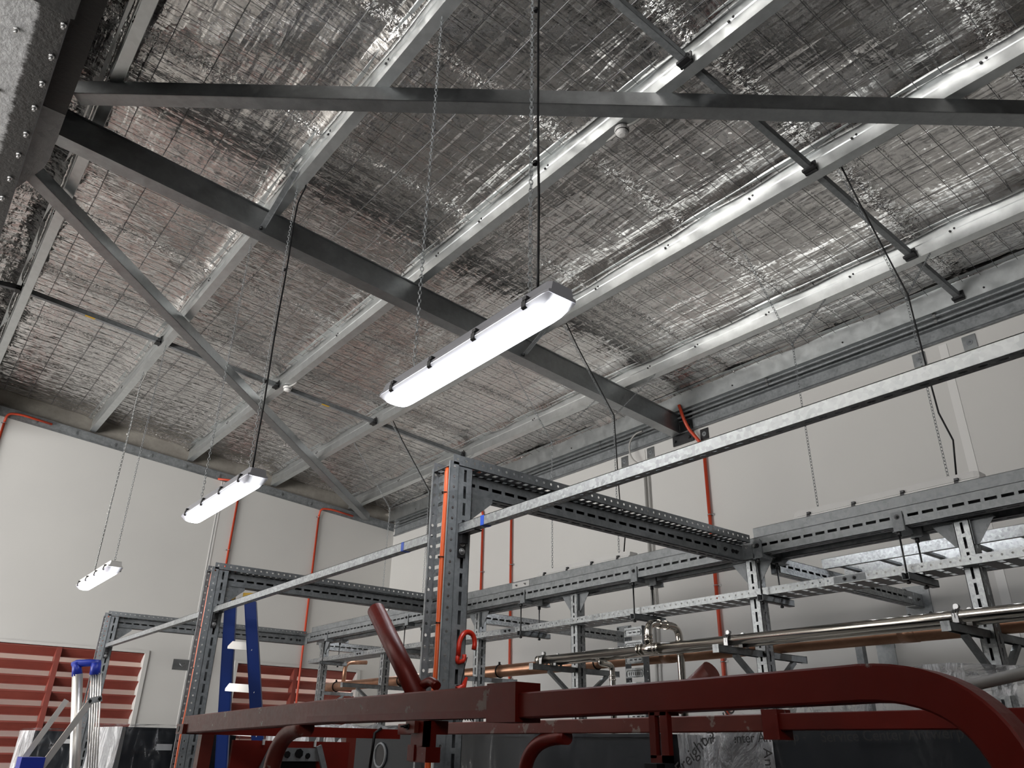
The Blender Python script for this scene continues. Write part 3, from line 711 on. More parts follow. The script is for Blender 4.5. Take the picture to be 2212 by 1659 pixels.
def gantry(i):
    yn = NODE[i]; yf = yn-.02; yp = yn-.10; wh = WHICH[i]
    nm = ('nearest', 'middle', 'farthest')[i]
    # post
    t = thing('slotted_post', 'slotted steel post, %s of the three posts with orange cables' % wh, 'post', (2.06, yn, -H), 'slotted posts with cable trays')
    b = MB(); slotted(b, (XP0, yp, -H+.01), (0, 0, 1), H+1.235, (1, 0, 0), (0, 1, 0), .08, XP1-XP0, ('front',)); b.build('channel', M_strut, t)
    b = MB(); b.box(XP0-.03, XP1+.03, yp-.03, yp+.11, -H, -H+.01); b.build('foot_plate', M_galv, t)
    b = MB()   # corner gusset to the cross beam
    b.prism([(XP1, .985), (XP1+.012, .985), (XP1+.17, 1.115), (XP1+.17, 1.14), (XP1, 1.14)], (0, yp+.058, 0), (1, 0, 0), (0, 0, 1), (0, .003, 0))
    b.box(XP1, XP1+.004, yp+.012, yp+.075, .985, 1.14); b.box(XP1, XP1+.17, yp+.058, yf+.06, 1.136, 1.1415); gs = b.build('gusset', M_galv, t)
    b = MB()
    for z in (1.02, 1.09): hexbolt(b, (XP1+.03, yp+.058, z+.02), (0, -1, 0), .008)
    b.build('bolt', M_bolt, gs)
    # upright cable tray strapped to the post, open to the left
    t = thing('upright_cable_tray', 'perforated upright cable tray fixed to the %s slotted post' % nm, 'cable tray', (1.99, yn, -H), 'upright cable trays')
    L = H+1.262; z0 = -H+.02; L -= .02; yr0, yr1 = yn-.105, yn+.072
    b = MB()
    b.perf((1.968, yr0, z0), (0, 0, 1), (1, 0, 0), L, .050, .0515, .0075, .0075, 0, .002, True)
    b.box(1.966, 1.970, yr0, yr0+.010, z0, z0+L); b.build('near_rail', M_strut, t)
    b = MB()
    b.perf((1.978, yr1, z0), (0, 0, 1), (1, 0, 0), L, .040, .0515, .0075, .0075, 0, .002, True)
    b.box(1.976, 1.980, yr1-.012, yr1, z0, z0+L); b.build('far_rail', M_galv, t)
    b = MB()
    for k in range(3): b.perf((2.016, yr0+.003+k*.0575, z0), (0, 0, 1), (0, 1, 0), L, .0575, .0515, .009, .020, 0, -.002)
    b.build('slotted_base', M_tray, t)
    # orange cable with ties
    t = thing('orange_cable', 'thick orange cable running down the upright tray on the %s post' % nm, 'cable', (1.99, yn-.05, -H), 'orange cables on the posts')
    yc = yn-.045
    path = fillet([(2.20, yc+.02, 1.268), (1.997, yc+.012, 1.262), (1.992, yc, 1.16), (1.99, yc+.004, .70), (1.985, yc-.01, .30), (1.985, yc+.02, .02), (1.992, yc+.01, -.5), (1.985, yc+.015, -H+.03)], .075, 6)
    b = MB(); b.tube(path, .0135, 12); sh = b.build('sheath', M_orange, t)
    for z in (1.115, .80, .50, .10):
        c = MB(); x = 1.987; yy = yc+(.004 if z > .6 else -.005)
        c.tube([(x+.0155*math.cos(a), yy+.0155*math.sin(a), z) for a in np.linspace(0, 2*PI, 13)[:-1]], .0025, 4, closed=True, caps=False); c.box(x-.019, x-.014, yy-.004, yy+.004, z-.004, z+.004)
        c.build('cable_tie', M_black, sh)
    # cross beam to the long beam
    t = thing('cross_beam', 'slotted cross beam from the %s post to the long beam' % nm, 'beam', (3.2, yn, 1.14), 'slotted cross beams')
    b = MB(); slotted(b, (XP1+.003, yf, 1.142), (1, 0, 0), BX0-.006-XP1-.003, (0, 0, 1), (0, 1, 0), .08, .104); b.build('channel', M_strut, t)
    b = MB()
    b.box(BX0-.30+.02, BX0-.008, yf-.004, yf-.0005, 1.150, 1.240); b.box(BX0-.012, BX0-.008, yf-.08, yf-.004, 1.150, 1.240); eb = b.build('end_bracket', M_galv, t)
    b = MB()
    for dx in (.06, .10, .18): hexbolt(b, (BX0-dx-.02, yf-.004, 1.194), (0, -1, 0), .010)
    b.build('bolt', M_dark, eb)
    # tray lying on the cross beam
    t = thing('cross_cable_tray', 'perforated cable tray lying on the %s cross beam' % nm, 'cable tray', (3.2, yn, 1.25), 'cross cable trays')
    x0, x1 = 1.985, BX0-.03; L = x1-x0; zb = 1.249
    b = MB()
    b.perf((x0, yr0, zb), (1, 0, 0), (0, 0, 1), L, .050, .05, .0075, .0075, .003, -.002, True)
    for k in range(int(L/.05)): b.box(x0+k*.05-.0012, x0+k*.05+.0012, yr0-.0008, yr0, zb+.002, zb+.048)
    b.build('near_rail', M_strut, t)
    b = MB(); b.perf((x0, yr1, zb), (1, 0, 0), (0, 0, 1), L, .050, .05, .0075, .0075, .003, .002, True); b.build('far_rail', M_strut, t)
    b = MB()
    for k in range(3): b.perf((x0, yr0+.002+k*.0575, zb), (1, 0, 0), (0, 1, 0), L, .0575, .05, .012, .016, 0, .002, False)
    b.build('slotted_base', M_strut, t)
    # small grey box rail along the bay, fixed to the post by a black angle
    ya = [-1.5, NODE[0]+.16, NODE[1]+.16][i]; y1 = yp-.005
    t = thing('strut_rail', ('straight slotted rail running from the nearest post past the eave end plate', 'straight slotted rail from the middle post to the back of the nearest post', 'straight slotted rail from the farthest post to the middle post')[i], 'rail', (2.05, y1, .91), 'slotted rails between the posts')
    b = MB(); x0, x1, zz0, zz1 = 2.028, 2.072, .912, .956; tt = .0025; L = y1-ya
    b.box(x0, x0+tt, ya, y1, zz0, zz1); b.box(x1-tt, x1, ya, y1, zz0, zz1); b.box(x0, x0+.012, ya, y1, zz1-tt, zz1); b.box(x1-.012, x1, ya, y1, zz1-tt, zz1)
    b.perf((x0, ya, zz0), (0, 1, 0), (1, 0, 0), L, x1-x0, .05, .014, .0065, 0, -tt, True)
    b.build('channel', M_tray, t)
    b = MB(); b.strip([(y1-.13, .905), (y1-.004, .905), (y1-.004, .80)], .006, (2.03, 0, 0), (0, 1, 0), (0, 0, 1), (.044, 0, 0)); b.box(2.035, 2.069, y1-.03, y1-.004, .86, .905)
    ab = b.build('angle_bracket', M_dark, t)
    b = MB()
    for z in (.825, .865): hexbolt(b, (2.052, y1-.007, z), (0, -1, 0), .011)
    b.build('bolt', M_bolt, ab)
    if i < 2:
        yt = (2.79, 3.49)[i]; b = MB()
        b.box(x0-.0012, x0-.0002, yt-.013, yt+.013, zz0-.001, zz1+.001); b.box(x0-.0012, x1, yt-.013, yt+.013, zz0-.0015, zz0-.0003)
        b.build('blue_tape', M_tape, t)
for i in (2, 1, 0): gantry(i)

def long_beams():
    ya, yb = -2.0, 9.97
    for x0, lab in ((BX0, 'long slotted beam running from the right edge to the far left, front of the pair'), (BX2, 'long slotted beam running behind and parallel to the front one')):
        t = thing('long_beam', lab, 'beam', (x0+.04, 4, ZB0), 'long slotted beams')
        b = MB(); slotted(b, (x0, yb, ZB0), (0, -1, 0), yb-ya, (0, 0, 1), (1, 0, 0), .075, ZB1-ZB0); b.build('channel', M_galv, t)
        if x0 == BX0:
            b = MB()
            for yn in NODE:
                b.mark().box(BX0-.005, BX0-.001, yn-.16, yn-.022, ZB0+.006, ZB1-.012)
            b.build('corner_plate', M_galv, t)
            b = MB()
            for yn in NODE:
                for dy in (.06, .12): hexbolt(b, (BX0-.005, yn-dy, ZB0+.055), (-1, 0, 0), .010)
            b.build('bolt', M_bolt, t)
    # plain-sided tray on top, one length per bay
    segs = [(-2.0, 2.99, 'plain-sided cable tray lying on the long beams in the near bay, upper right'), (3.20, 6.34, 'plain-sided cable tray lying on the long beams in the middle bay'), (6.56, 9.76, 'plain-sided cable tray lying on the long beams in the far bay')]
    for y0, y1, lab in segs:
        t = thing('plain_cable_tray', lab, 'cable tray', (4.54, (y0+y1)/2, ZB1), 'plain-sided trays on the long beams')
        for nm, x, s in (('near_side', 4.425, 1), ('far_side', 4.665, -1)):
            b = MB(); b.strip([(s*.014, .062), (s*.014, .070), (0, .070), (0, .002)], .0022, (x, y0, ZB1), (1, 0, 0), (0, 0, 1), (0, y1-y0, 0)); b.build(nm, M_galv, t)
        b = MB()
        for k in range(4): b.perf((4.426+k*.0597, y0, ZB1+.0005), (0, 1, 0), (1, 0, 0), y1-y0, .0597, .08, .025, .008, 0, -.002)
        b.build('base_plate', M_galv, t)
        if y0 == 3.20:
            b = MB(); b.box(4.4205, 4.4235, 5.34, 5.58, ZB1+.012, ZB1+.060); hexbolt(b, (4.4205, 5.40, ZB1+.036), (-1, 0, 0), .008); hexbolt(b, (4.4205, 5.52, ZB1+.036), (-1, 0, 0), .008)
            b.build('joint_plate', M_bolt, t)
long_beams()

def columns():
    places = [('right', 1.72, 'at the far right under the long beams'), ('b', 3.09, 'just right of the nearest cross beam end'), ('c', 4.85, 'in the middle bay, right of centre'),
              ('d', 6.22, 'just right of the nearest tall post'), ('e', 8.0, 'behind the tilted red tube'), ('f', 9.56, 'at the far left end under the long beams')]
    for k, (nm, y, lab) in enumerate(places):
        x0, x1 = 4.50, 4.585
        t = thing('slotted_column', 'slotted steel column '+lab, 'column', (4.54, y, -H), 'slotted columns under the long beams')
        b = MB(); slotted(b, (x0, y-.04, -H+.01), (0, 0, 1), H+ZB0-.014, (1, 0, 0), (0, 1, 0), .08, x1-x0, ('front', 'bottom'), .082)
        b.build('channel', M_tray, t)
        b = MB(); b.box(x0-.04, x1+.04, y-.08, y+.08, -H, -H+.01); b.build('foot_plate', M_galv, t)
        g = MB()
        for s in (-1, 1):
            g.mark().prism([(s*.042, -.14), (s*.06, -.14), (s*.16, -.012), (s*.16, -.004), (s*.042, -.004)], (x0+.022, y, ZB0), (0, 1, 0), (0, 0, 1), (.003, 0, 0))
            g.box(x0+.002, x0+.055, y+s*.042-.002+s*.002, y+s*.042+.002+s*.002, ZB0-.14, ZB0-.004)
            g.box(x0+.002, x0+.055, min(y+s*.042, y+s*.16), max(y+s*.042, y+s*.16), ZB0-.006, ZB0-.002)
        g.build('gusset', M_strut, t)
        h = MB()
        for s in (-1, 1):
            for dy in (.09, .14): hexbolt(h, (x0+.04, y+s*dy, ZB0-.006), (0, 0, -1), .009)
            hexbolt(h, (x0+.038, y+s*.046, ZB0-.10), (0, s, 0), .009)
        h.build('bolt', M_dark, t)
        # cantilever arms either side carrying the pipes
        for s, xa, xe in ((-1, 4.045, x0-.006), (1, x1+.006, 4.985)):
            if s < 0 and nm == 'f':
                continue
            side = 'left' if s < 0 else 'right'
            ct = thing('cantilever_arm', 'pipe arm '+('towards the lift' if s < 0 else 'towards the wall')+' on column '+lab, 'bracket', (xe if s < 0 else xa, y, .55), 'cantilever pipe arms')
            c = MB(); ya_ = y-.02
            c.box(xa, xe, ya_, ya_+.003, .545, .585); c.box(xa, xe, ya_+.038, ya_+.041, .545, .585); c.box(xa, xe, ya_, ya_+.041, .582, .585)
            tip = xa if s < 0 else xe
            am = c.build('arm', M_galv, ct)
            c = MB(); c.box(min(tip, tip+s*.006), max(tip, tip+s*.006), ya_-.002, ya_+.043, .540, .588); c.build('end_cap', M_tray, am)
            c = MB(); r = xe if s < 0 else xa
            c.beam((r+s*.0+s*.27, y, .542), (r+s*.012, y, .36), .032, .026); c.build('brace', M_galv, ct)
            c = MB(); hexbolt(c, (r+s*.04, ya_-.012, .375), (0, -1, 0), .012); c.box(r+min(0, s*.06), r+max(0, s*.06), ya_-.012, ya_-.008, .345, .40); c.build('foot_plate', M_bolt, ct)
columns()

def wall_arms():
    for i, yn in enumerate(NODE):
        y = yn-.06; t = thing('tie_beam', 'slotted tie beam to the side wall, level with the %s cross beam' % ('nearest', 'middle', 'farthest')[i], 'beam', (5.7, y, 1.10), 'slotted tie beams to the side wall')
        b = MB(); slotted(b, (BX3+.012, y-.035, 1.098), (1, 0, 0), XW-.09-BX3-.012, (0, 0, 1), (0, 1, 0), .075, .105); b.build('channel', M_tray, t)
        b = MB(); b.box(XW-.012, XW-.001, y-.10, y+.115, 1.02, 1.275); wp = b.build('wall_plate', M_galv, t)
        b = MB(); b.box(XW-.16, XW-.012, y-.039, y-.0355, 1.10, 1.20); b.box(XW-.16, XW-.012, y-.039, y+.044, 1.092, 1.0965); b.build('socket', M_tray, t)
        b = MB()
        for dy in (-.08, .095):
            for z in (1.045, 1.25): hexbolt(b, (XW-.012, y+dy, z), (-1, 0, 0), .010)
        hexbolt(b, (XW-.10, y-.039, 1.15), (0, -1, 0), .009); b.build('bolt', M_dark, wp)
wall_arms()

def lower_tray():
    ya, yb = -2.0, 9.75; x0, x1, z = 4.425, 4.665, .912
    t = thing('hanging_cable_tray', 'shallow perforated cable tray hung below the long beams on threaded rods', 'cable tray', (4.54, 4, z))
    b = MB(); b.perf((x0, yb, z), (0, -1, 0), (0, 0, 1), yb-ya, .048, .0515, .0065, .0065, .003, .002, True)
    k = 0; y = yb
    while y > ya: b.box(x0-.001, x0, y-.0012, y+.0012, z+.002, z+.046); y -= .0515
    b.build('near_rail', M_tray, t)
    b = MB(); b.perf((x1, yb, z), (0, -1, 0), (0, 0, 1), yb-ya, .048, .0515, .0065, .0065, .003, -.002, True); b.build('far_rail', M_tray, t)
    b = MB(); w = (x1-x0)/3
    for k in range(3): b.perf((x0+k*w, yb, z), (0, -1, 0), (1, 0, 0), yb-ya, w, .103, .016, .030, 0, .002)
    b.build('slotted_base', M_strut, t)
    b = MB()
    for y in (5.64, 2.37, 8.4):
        b = MB(); b.box(x0-.004, x0-.0012, y-.10, y+.10, z+.004, z+.044); jp = b.build('joint_plate', M_strut, t)
        b = MB(); hexbolt(b, (x0-.004, y-.03, z+.024), (-1, 0, 0), .008); hexbolt(b, (x0-.004, y+.03, z+.024), (-1, 0, 0), .008); b.build('bolt', M_dark, jp)
    hang = [(9.25, 'at the far end'), (7.35, 'left of the nearest tall post'), (6.72, 'seen behind the nearest tall post'), (5.40, 'left in the middle bay'), (4.06, 'right in the middle bay'), (2.95, 'just right of the nearest cross beam end'), (2.01, 'nearest, in the upper right area')]
    for y, lab in hang:
        t = thing('trapeze_hanger', 'threaded-rod hanger under the hanging tray, '+lab, 'hanger', (4.54, y, ZB0-.03), 'threaded-rod hangers')
        for x, s in ((BX0-.014, -1), (BX2-.014, -1)):
            b = MB()   # saddle: plate against the beam face, lip below
            b.box(x+.006, x+.010, y-.032, y+.032, ZB0-.028, ZB0+.085); b.box(x-.012, x+.10, y-.032, y+.032, ZB0-.032, ZB0-.027); b.box(x+.006, x+.092, y-.0335, y-.030, ZB0-.032, ZB0+.03)
            sd = b.build('saddle', M_strut, t)
            c = MB(); hexbolt(c, (x+.006, y, ZB0+.055), (-1, 0, 0), .010); c.build('bolt', M_dark, sd)
            c = MB(); c.cyl((x+.0-.006+.0, y, .848), (0, 0, ZB0-.03-.848), .0055, 8); c.cyl((x-.006, y, ZB0-.060), (0, 0, .028), .013, 6); c.cyl((x-.006, y, .850), (0, 0, .012), .012, 6)
            c.build('threaded_rod', M_dark, t)
        b = MB(); xa, xb = 4.355, 4.705; tt = .003; za, zb_ = .868, .909
        b.box(xa, xb, y-.0205, y-.0175, za, zb_); b.box(xa, xb, y+.0175, y+.0205, za, zb_); b.box(xa, xb, y-.0205, y+.0205, za, za+tt)
        b.box(xa, xb, y-.0205, y-.010, zb_-tt, zb_); b.box(xa, xb, y+.010, y+.0205, zb_-tt, zb_); b.build('crossbar', M_strut, t)
lower_tray()

def wall_tray():
    y0, y1, x0, x1, z = -1.5, 3.02, 5.28, 5.58, 1.208
    t = thing('ladder_tray', 'bright ladder cable tray behind the long beams, resting on the nearest tie beam', 'cable tray', (5.43, 1, z))
    for nm, x, s in (('near_rail', x0, 1), ('far_rail', x1, -1)):
        b = MB(); b.strip([(s*.018, .072), (0, .072), (0, 0), (s*.018, 0)], .002, (x, y0, z), (1, 0, 0), (0, 0, 1), (0, y1-y0, 0)); b.build(nm, M_tray, t)
    y = y1-.12
    while y > y0:
        b = MB(); b.box(x0+.002, x1-.002, y-.018, y+.018, z+.006, z+.022); b.build('rung', M_galv, t); y -= .30
wall_tray()

# ------------------------------------------------------------------ pipes
def pipes():
    for x, lab, nm in ((4.15, 'front stainless steel pipe on the support arms', 'front'), (4.30, 'second stainless steel pipe just behind the front one', 'second')):
        t = thing('steel_pipe', lab, 'pipe', (x, 2.5, .585), 'stainless steel pipes')
        b = MB(); b.tube([(x, -2, .618), (x, 4.90, .618)], .030, 16)
        b.tube([(x, 4.86, .618), (x, 4.90, .618)], .034, 16); b.tube([(x, 4.83, .618), (x, 4.84, .618)], .033, 16); b.build('run', M_steel, t)
        if nm == 'front':
            c = MB(); c.tube([(x, 3.64, .618), (x, 3.82, .618)], .034, 16)
            for yy in (3.64, 3.82, 3.67, 3.79): c.tube([(x, yy-.008, .618), (x, yy+.008, .618)], .037, 16)
            path = fillet([(x, 3.73, .63), (x, 3.73, .792), (4.475, 3.73, .792), (4.475, 3.73, -.9)], .085, 8)
            c.tube(path, .026, 14)
            for p, d in (((x, 3.73, .665), (0, 0, .02)), ((x, 3.73, .70), (0, 0, .012)), ((4.33, 3.73, .792), (.02, 0, 0)), ((4.26, 3.73, .792), (.012, 0, 0)), ((4.475, 3.73, .70), (0, 0, -.02)), ((4.475, 3.73, .66), (0, 0, -.012))): c.cyl(p, d, .031, 16)
            c.build('swan_neck_branch', M_steel, t)
        else:
            c = MB(); c.tube([(x, 4.28, .618), (x, 4.42, .618)], .034, 16)
            c.tube(fillet([(x, 4.35, .60), (x+.0, 4.35, .575), (x+.12, 4.35, .57), (x+.12, 4.35, -.9)], .05, 6), .022, 12)
            for z in (.50, .47): c.cyl((x+.12, 4.35, z), (0, 0, -.012), .026, 14)
            c.build('elbow_branch', M_steel, t)
        for y in (4.83, 3.07, 1.70):
            c = MB(); yy = y+.0
            c.tube([(x+.034*math.cos(a), yy, .618+.034*math.sin(a)) for a in np.linspace(-.9, PI+.9, 14)], .004, 4, smooth=False)
            c.box(x-.034, x-.031, yy-.014, yy+.014, .585, .63); c.box(x+.031, x+.034, yy-.014, yy+.014, .585, .63)
            c.tube([(x+.033*math.cos(a), yy-.012, .618+.033*math.sin(a)) for a in np.linspace(0, PI, 12)], .004, 4, smooth=False); c.tube([(x+.033*math.cos(a), yy+.012, .618+.033*math.sin(a)) for a in np.linspace(0, PI, 12)], .004, 4, smooth=False)
            c.cyl((x-.012, yy-.004, .665), (.024, 0, 0), .013, 10); c.box(x-.004, x+.004, yy-.012, yy+.012, .648, .668)
            c.build('pipe_clamp', M_bolt, t)
    t = thing('copper_pipe', 'thick brown copper pipe on the right-hand arms, behind the columns', 'pipe', (4.78, 4, .588))
    b = MB(); x = 4.78; zc = .650
    b.tube([(x, -2, zc), (x, 9.95, zc), (x, 10.05, zc), (x, 10.10, zc), (x, 10.115, zc)], [.055, .055, .055, .045, .015], 18); b.build('run', M_copper, t)
    b = MB(); b.tube(fillet([(x, 9.42, zc+.02), (x, 9.42, zc+.28), (x+.3, 9.42, zc+.30)], .09), .026, 12); b.build('branch', M_copper, t)
    for y in (9.60, 8.02, 6.20, 4.87):
        c = MB(); c.tube([(x+.058*math.cos(a), y-.0, zc+.058*math.sin(a)) for a in np.linspace(0, 2*PI, 19)[:-1]], .006, 5, closed=True, caps=False)
        c.cyl((x-.01, y, zc+.055), (0, 0, .028), .011, 6); c.build('pipe_clamp', M_black, t)
    for y0, y1 in ((4.05, 4.15), (2.2, 2.3), (5.0, 5.05)):
        c = MB(); c.tube([(x, y0, zc), (x, y1, zc)], .0575, 18); c.build('coupling', M_copper, t)
pipes()

def drop_tray():
    t = thing('drop_cable_tray', 'upright cable tray with pressed rungs hanging behind the stainless pipes', 'cable tray', (4.62, 4.29, -H))
    y0, y1, x0, x1 = 4.195, 4.385, 4.60, 4.665; z0, z1 = -H+.01, .862
    b = MB()
    for y in (y0, y1-.003): b.mark().perf((x0, y, z0), (0, 0, 1), (1, 0, 0), z1-z0, x1-x0, .06, .005, .005, .01, .003, True)
    b.build('side_rail', M_strut, t)
    b = MB(); z = z1-.045
    while z > -.9:
        b.box(x0, x0+.003, y0, y1, z-.028, z+.040)
        b.tube([(x0-.003, y0+.02, z-.022), (x0-.003, y1-.02, z-.022), (x0-.003, y1-.012, z-.012), (x0-.003, y1-.012, z+.012), (x0-.003, y1-.02, z+.022), (x0-.003, y0+.02, z+.022), (x0-.003, y0+.012, z+.012), (x0-.003, y0+.012, z-.012)], .003, 5, closed=True, caps=False)
        z -= .1
    b.build('rung_plate', M_tray, t)
    b = MB(); z = z1-.045; k = 0
    while z > -.9:
        for j in range(7 if k % 2 else 3):
            yy = y0+.03+j*.02 if k % 2 else y0+.035+j*.045
            b.box(x0-.0012, x0-.0004, yy-.003, yy+.004, z-.012, z+.012) if k % 2 else b.box(x0-.0012, x0-.0004, yy-.014, yy+.014, z-.004, z+.004)
        z -= .1; k += 1
    b.build('slot_row', M_black, t)
drop_tray()

# ------------------------------------------------------------------ wall services
def conduits():
    spec = [('left', .578, [(.578, -H+.02), (.578, 3.86)], (.30, .12), 'orange conduit at the left edge, bending over the wall top angle'),
            ('left', 3.86, [(3.84, -H+.02), (3.88, 3.60)], (-.12, .10), 'orange conduit on the far wall behind the second batten'),
            ('left', 5.27, [(5.29, -H+.02), (5.26, 3.42)], (.36, .13), 'orange conduit on the far wall above the narrower louvre')]
    for _, x, pts, (dx, dz), lab in spec:
        y = YW-.022; (xa, za), (xb, zb_) = pts
        t = thing('orange_conduit', lab, 'conduit', (xa, y, za), 'orange conduits on the walls')
        b = MB(); b.tube([(xa, y, za), (xb, y, zb_)], .016, 12); b.build('straight', M_conduit, t)
        b = MB(); b.tube(fillet([(xb, y, zb_), (xb+.005, y-.03, zb_+dz), (xb+dx*.5, y-.05, zb_+dz*1.15), (xb+dx+.25*(1 if dx > 0 else -1), y-.02, zb_+dz*.9)], .12, 6), .016, 12); b.build('bend', M_conduit, t)
        for z in np.arange(zb_-.01, 1.0, -.95):
            c = MB(); xx = xa+(xb-xa)*(z-za)/(zb_-za); c.box(xx-.034, xx+.034, y+.014, y+.018, z-.01, z+.01); c.tube([(xx+.019*math.cos(a), y+.019*math.sin(a), z) for a in np.linspace(0, 2*PI, 11)[:-1]], .004, 4, closed=True, caps=False); c.build('saddle_clip', M_bolt, t)
    x = XW-.032
    for y0, y1, zt, r, lab, path in ((5.06, 5.03, 3.07, .019, 'orange conduit on the right wall, thick, right of the rafter foot', [(x, 5.03, 3.07), (x-.02, 5.08, 3.17), (x-.06, 5.17, 3.32), (x-.10, 5.20, 3.45), (x-.12, 5.23, 3.62)]),
                                     (8.454, 8.495, 3.25, .017, 'orange conduit on the right wall, second from the nearest tall post', None),
                                     (9.156, 9.185, 3.14, .017, 'orange conduit on the right wall, bending just right of the nearest tall post', [(x, 9.185, 3.14), (x, 9.21, 3.24), (x-.02, 9.36, 3.30), (x-.03, 9.6, 3.33)])):
        t = thing('orange_conduit', lab, 'conduit', (x, y0, -H), 'orange conduits on the walls')
        b = MB(); b.tube([(x, y0, -H+.02), (x, y1, zt)], r, 12); b.build('straight', M_conduit, t)
        if path: b = MB(); b.tube(fillet(path, .06, 5), r, 12); b.build('bend', M_conduit, t)
        for z in (zt-.03, 2.30, 1.55, .8):
            c = MB(); yy = y0+(y1-y0)*(z+H)/(zt+H); c.box(x+r-.001, x+r+.003, yy-.045, yy+.045, z-.012, z+.012); c.tube([(x+(r+.003)*math.cos(a), yy+(r+.003)*math.sin(a), z) for a in np.linspace(0, 2*PI, 11)[:-1]], .005, 4, closed=True, caps=False); hexbolt(c, (x+r, yy-.032, z), (-1, 0, 0), .006); c.build('saddle_clip', M_bolt, t)
    t = thing('grey_conduit', 'pale grey conduit on the right wall with a looped flexible end', 'conduit', (XW-.02, 5.93, -H))
    b = MB(); b.tube([(XW-.022, 5.93, -H+.02), (XW-.022, 5.93, 2.98)], .016, 10); b.tube([(XW-.022, 5.87, -H+.02), (XW-.022, 5.87, 2.95)], .010, 8); b.build('straight', M_concrete_pipe, t)
    b = MB(); b.tube(fillet([(XW-.022, 5.87, 2.95), (XW-.08, 5.93, 3.08), (XW-.12, 6.06, 3.20), (XW-.12, 6.07, 3.40), (XW-.10, 5.98, 3.50), (XW-.1, 5.86, 3.50)], .1, 6), .010, 8); b.build('flexible_end', M_concrete_pipe, t)
    for k, (z, dx) in enumerate(((3.55, .085), (3.50, .075))):
        t = thing('eave_conduit', ('upper' if k == 0 else 'lower')+' grey conduit running along the eave above the right wall', 'conduit', (XW-dx, 3, z), 'eave conduits')
        b = MB(); b.tube([(XW-dx, -5, z), (XW-dx, 11.7, z)], .013, 8); b.build('run', M_galv, t)
        for y in (2.35, 4.1, 6.6, 8.8):
            c = MB(); c.box(XW-dx-.018, XW-.012, y-.012, y+.012, z+.012, z+.018); c.box(XW-dx-.018, XW-dx-.012, y-.012, y+.012, z-.02, z+.018); c.build('clip', M_bolt, t)
    for y, lab in ((2.155, 'right of the pale joint strip, nearest'), (2.59, 'behind the chain at the right'), (5.02, 'beside the rafter foot'), (5.83, 'upper of the pair left of the rafter foot'), (6.26, 'lower of the pair left of the rafter foot'), (9.6, 'high beside the nearest tall post')):
        t = thing('anchor_plate', 'steel anchor plate under the eave channel, '+lab, 'wall plate', (XW-.012, y, 3.22), 'anchor plates under the eave channel')
        b = MB(); b.box(XW-.012, XW-.001, y-.055, y+.055, 3.17, 3.30); b.build('plate', M_dark if y < 5.1 and y > 5 else M_rafter, t)
        c = MB(); c.cyl((XW-.012, y, 3.235), (-.005, 0, 0), .028, 16); hexbolt(c, (XW-.017, y, 3.235), (-1, 0, 0), .013); c.build('bolt', M_strut, t)
    t = thing('anchor_plate', 'grey steel plate on the far wall between the two louvre vents', 'wall plate', (3.50, YW-.01, .93), 'plates on the far wall')
    b = MB(); b.box(3.38, 3.62, YW-.016, YW-.007, .89, 1.03); b.build('plate', M_rafter, t)
    c = MB(); c.tube([(3.47, YW-.02, .98), (3.47, YW-.05, .96), (3.50, YW-.05, .94), (3.53, YW-.05, .96), (3.53, YW-.02, .98)], .008, 6); c.build('hook', M_galv, t)
    t = thing('wall_bracket', 'dark steel bracket on the right wall below the copper pipe', 'bracket', (XW-.1, 3.44, .66), None)
    b = MB(); b.box(XW-.40, XW-.002, 3.40, 3.46, .84, .88); b.box(XW-.012, XW-.001, 3.30, 3.46, .55, .88); b.build('arm', M_galv, t)
    b = MB(); b.box(XW-.36, XW-.30, 3.40, 3.46, -H, .84); b.build('leg', M_strut, t)
conduits()

def hook():
    t = thing('cable_hook', 'bright red plastic hook hanging off the nearest tall post with wires', 'hook', (2.12, 2.98, .40))
    b = MB(); x, y = 2.118, 2.985
    b.tube(fillet([(x-.055, y, .36), (x-.052, y, .43), (x-.02, y, .470), (x+.020, y, .465), (x+.035, y, .43), (x+.030, y, .395)], .03, 5), .0115, 10); b.build('upper_hook', M_hook, t)
    b = MB(); b.tube(fillet([(x-.055, y, .37), (x-.062, y, .33), (x-.02, y, .345), (x-.022, y, .37)], .02, 4), .010, 8); b.build('lower_lip', M_hook, t)
    b = MB(); b.tube([(x-.055, y, .22), (x-.02, y, .235), (x-.004, y, .275)], [.016, .014, .006], 8); b.build('spare_hook', M_hook, t)
    b = MB()
    for k in range(7):
        d = k*.009; b.tube(bez((x-.055+d*.3, y, .24), (x-.06+d, y-.01, .18-d), (x-.045+d*1.6, y, .10)), .0028, 5, caps=False)
    b.tube(bez((x-.005, y, .36), (x-.03, y, .28), (x-.035, y, .22)), .002, 5, caps=False); b.build('wire_bundle', M_black, t)
hook()

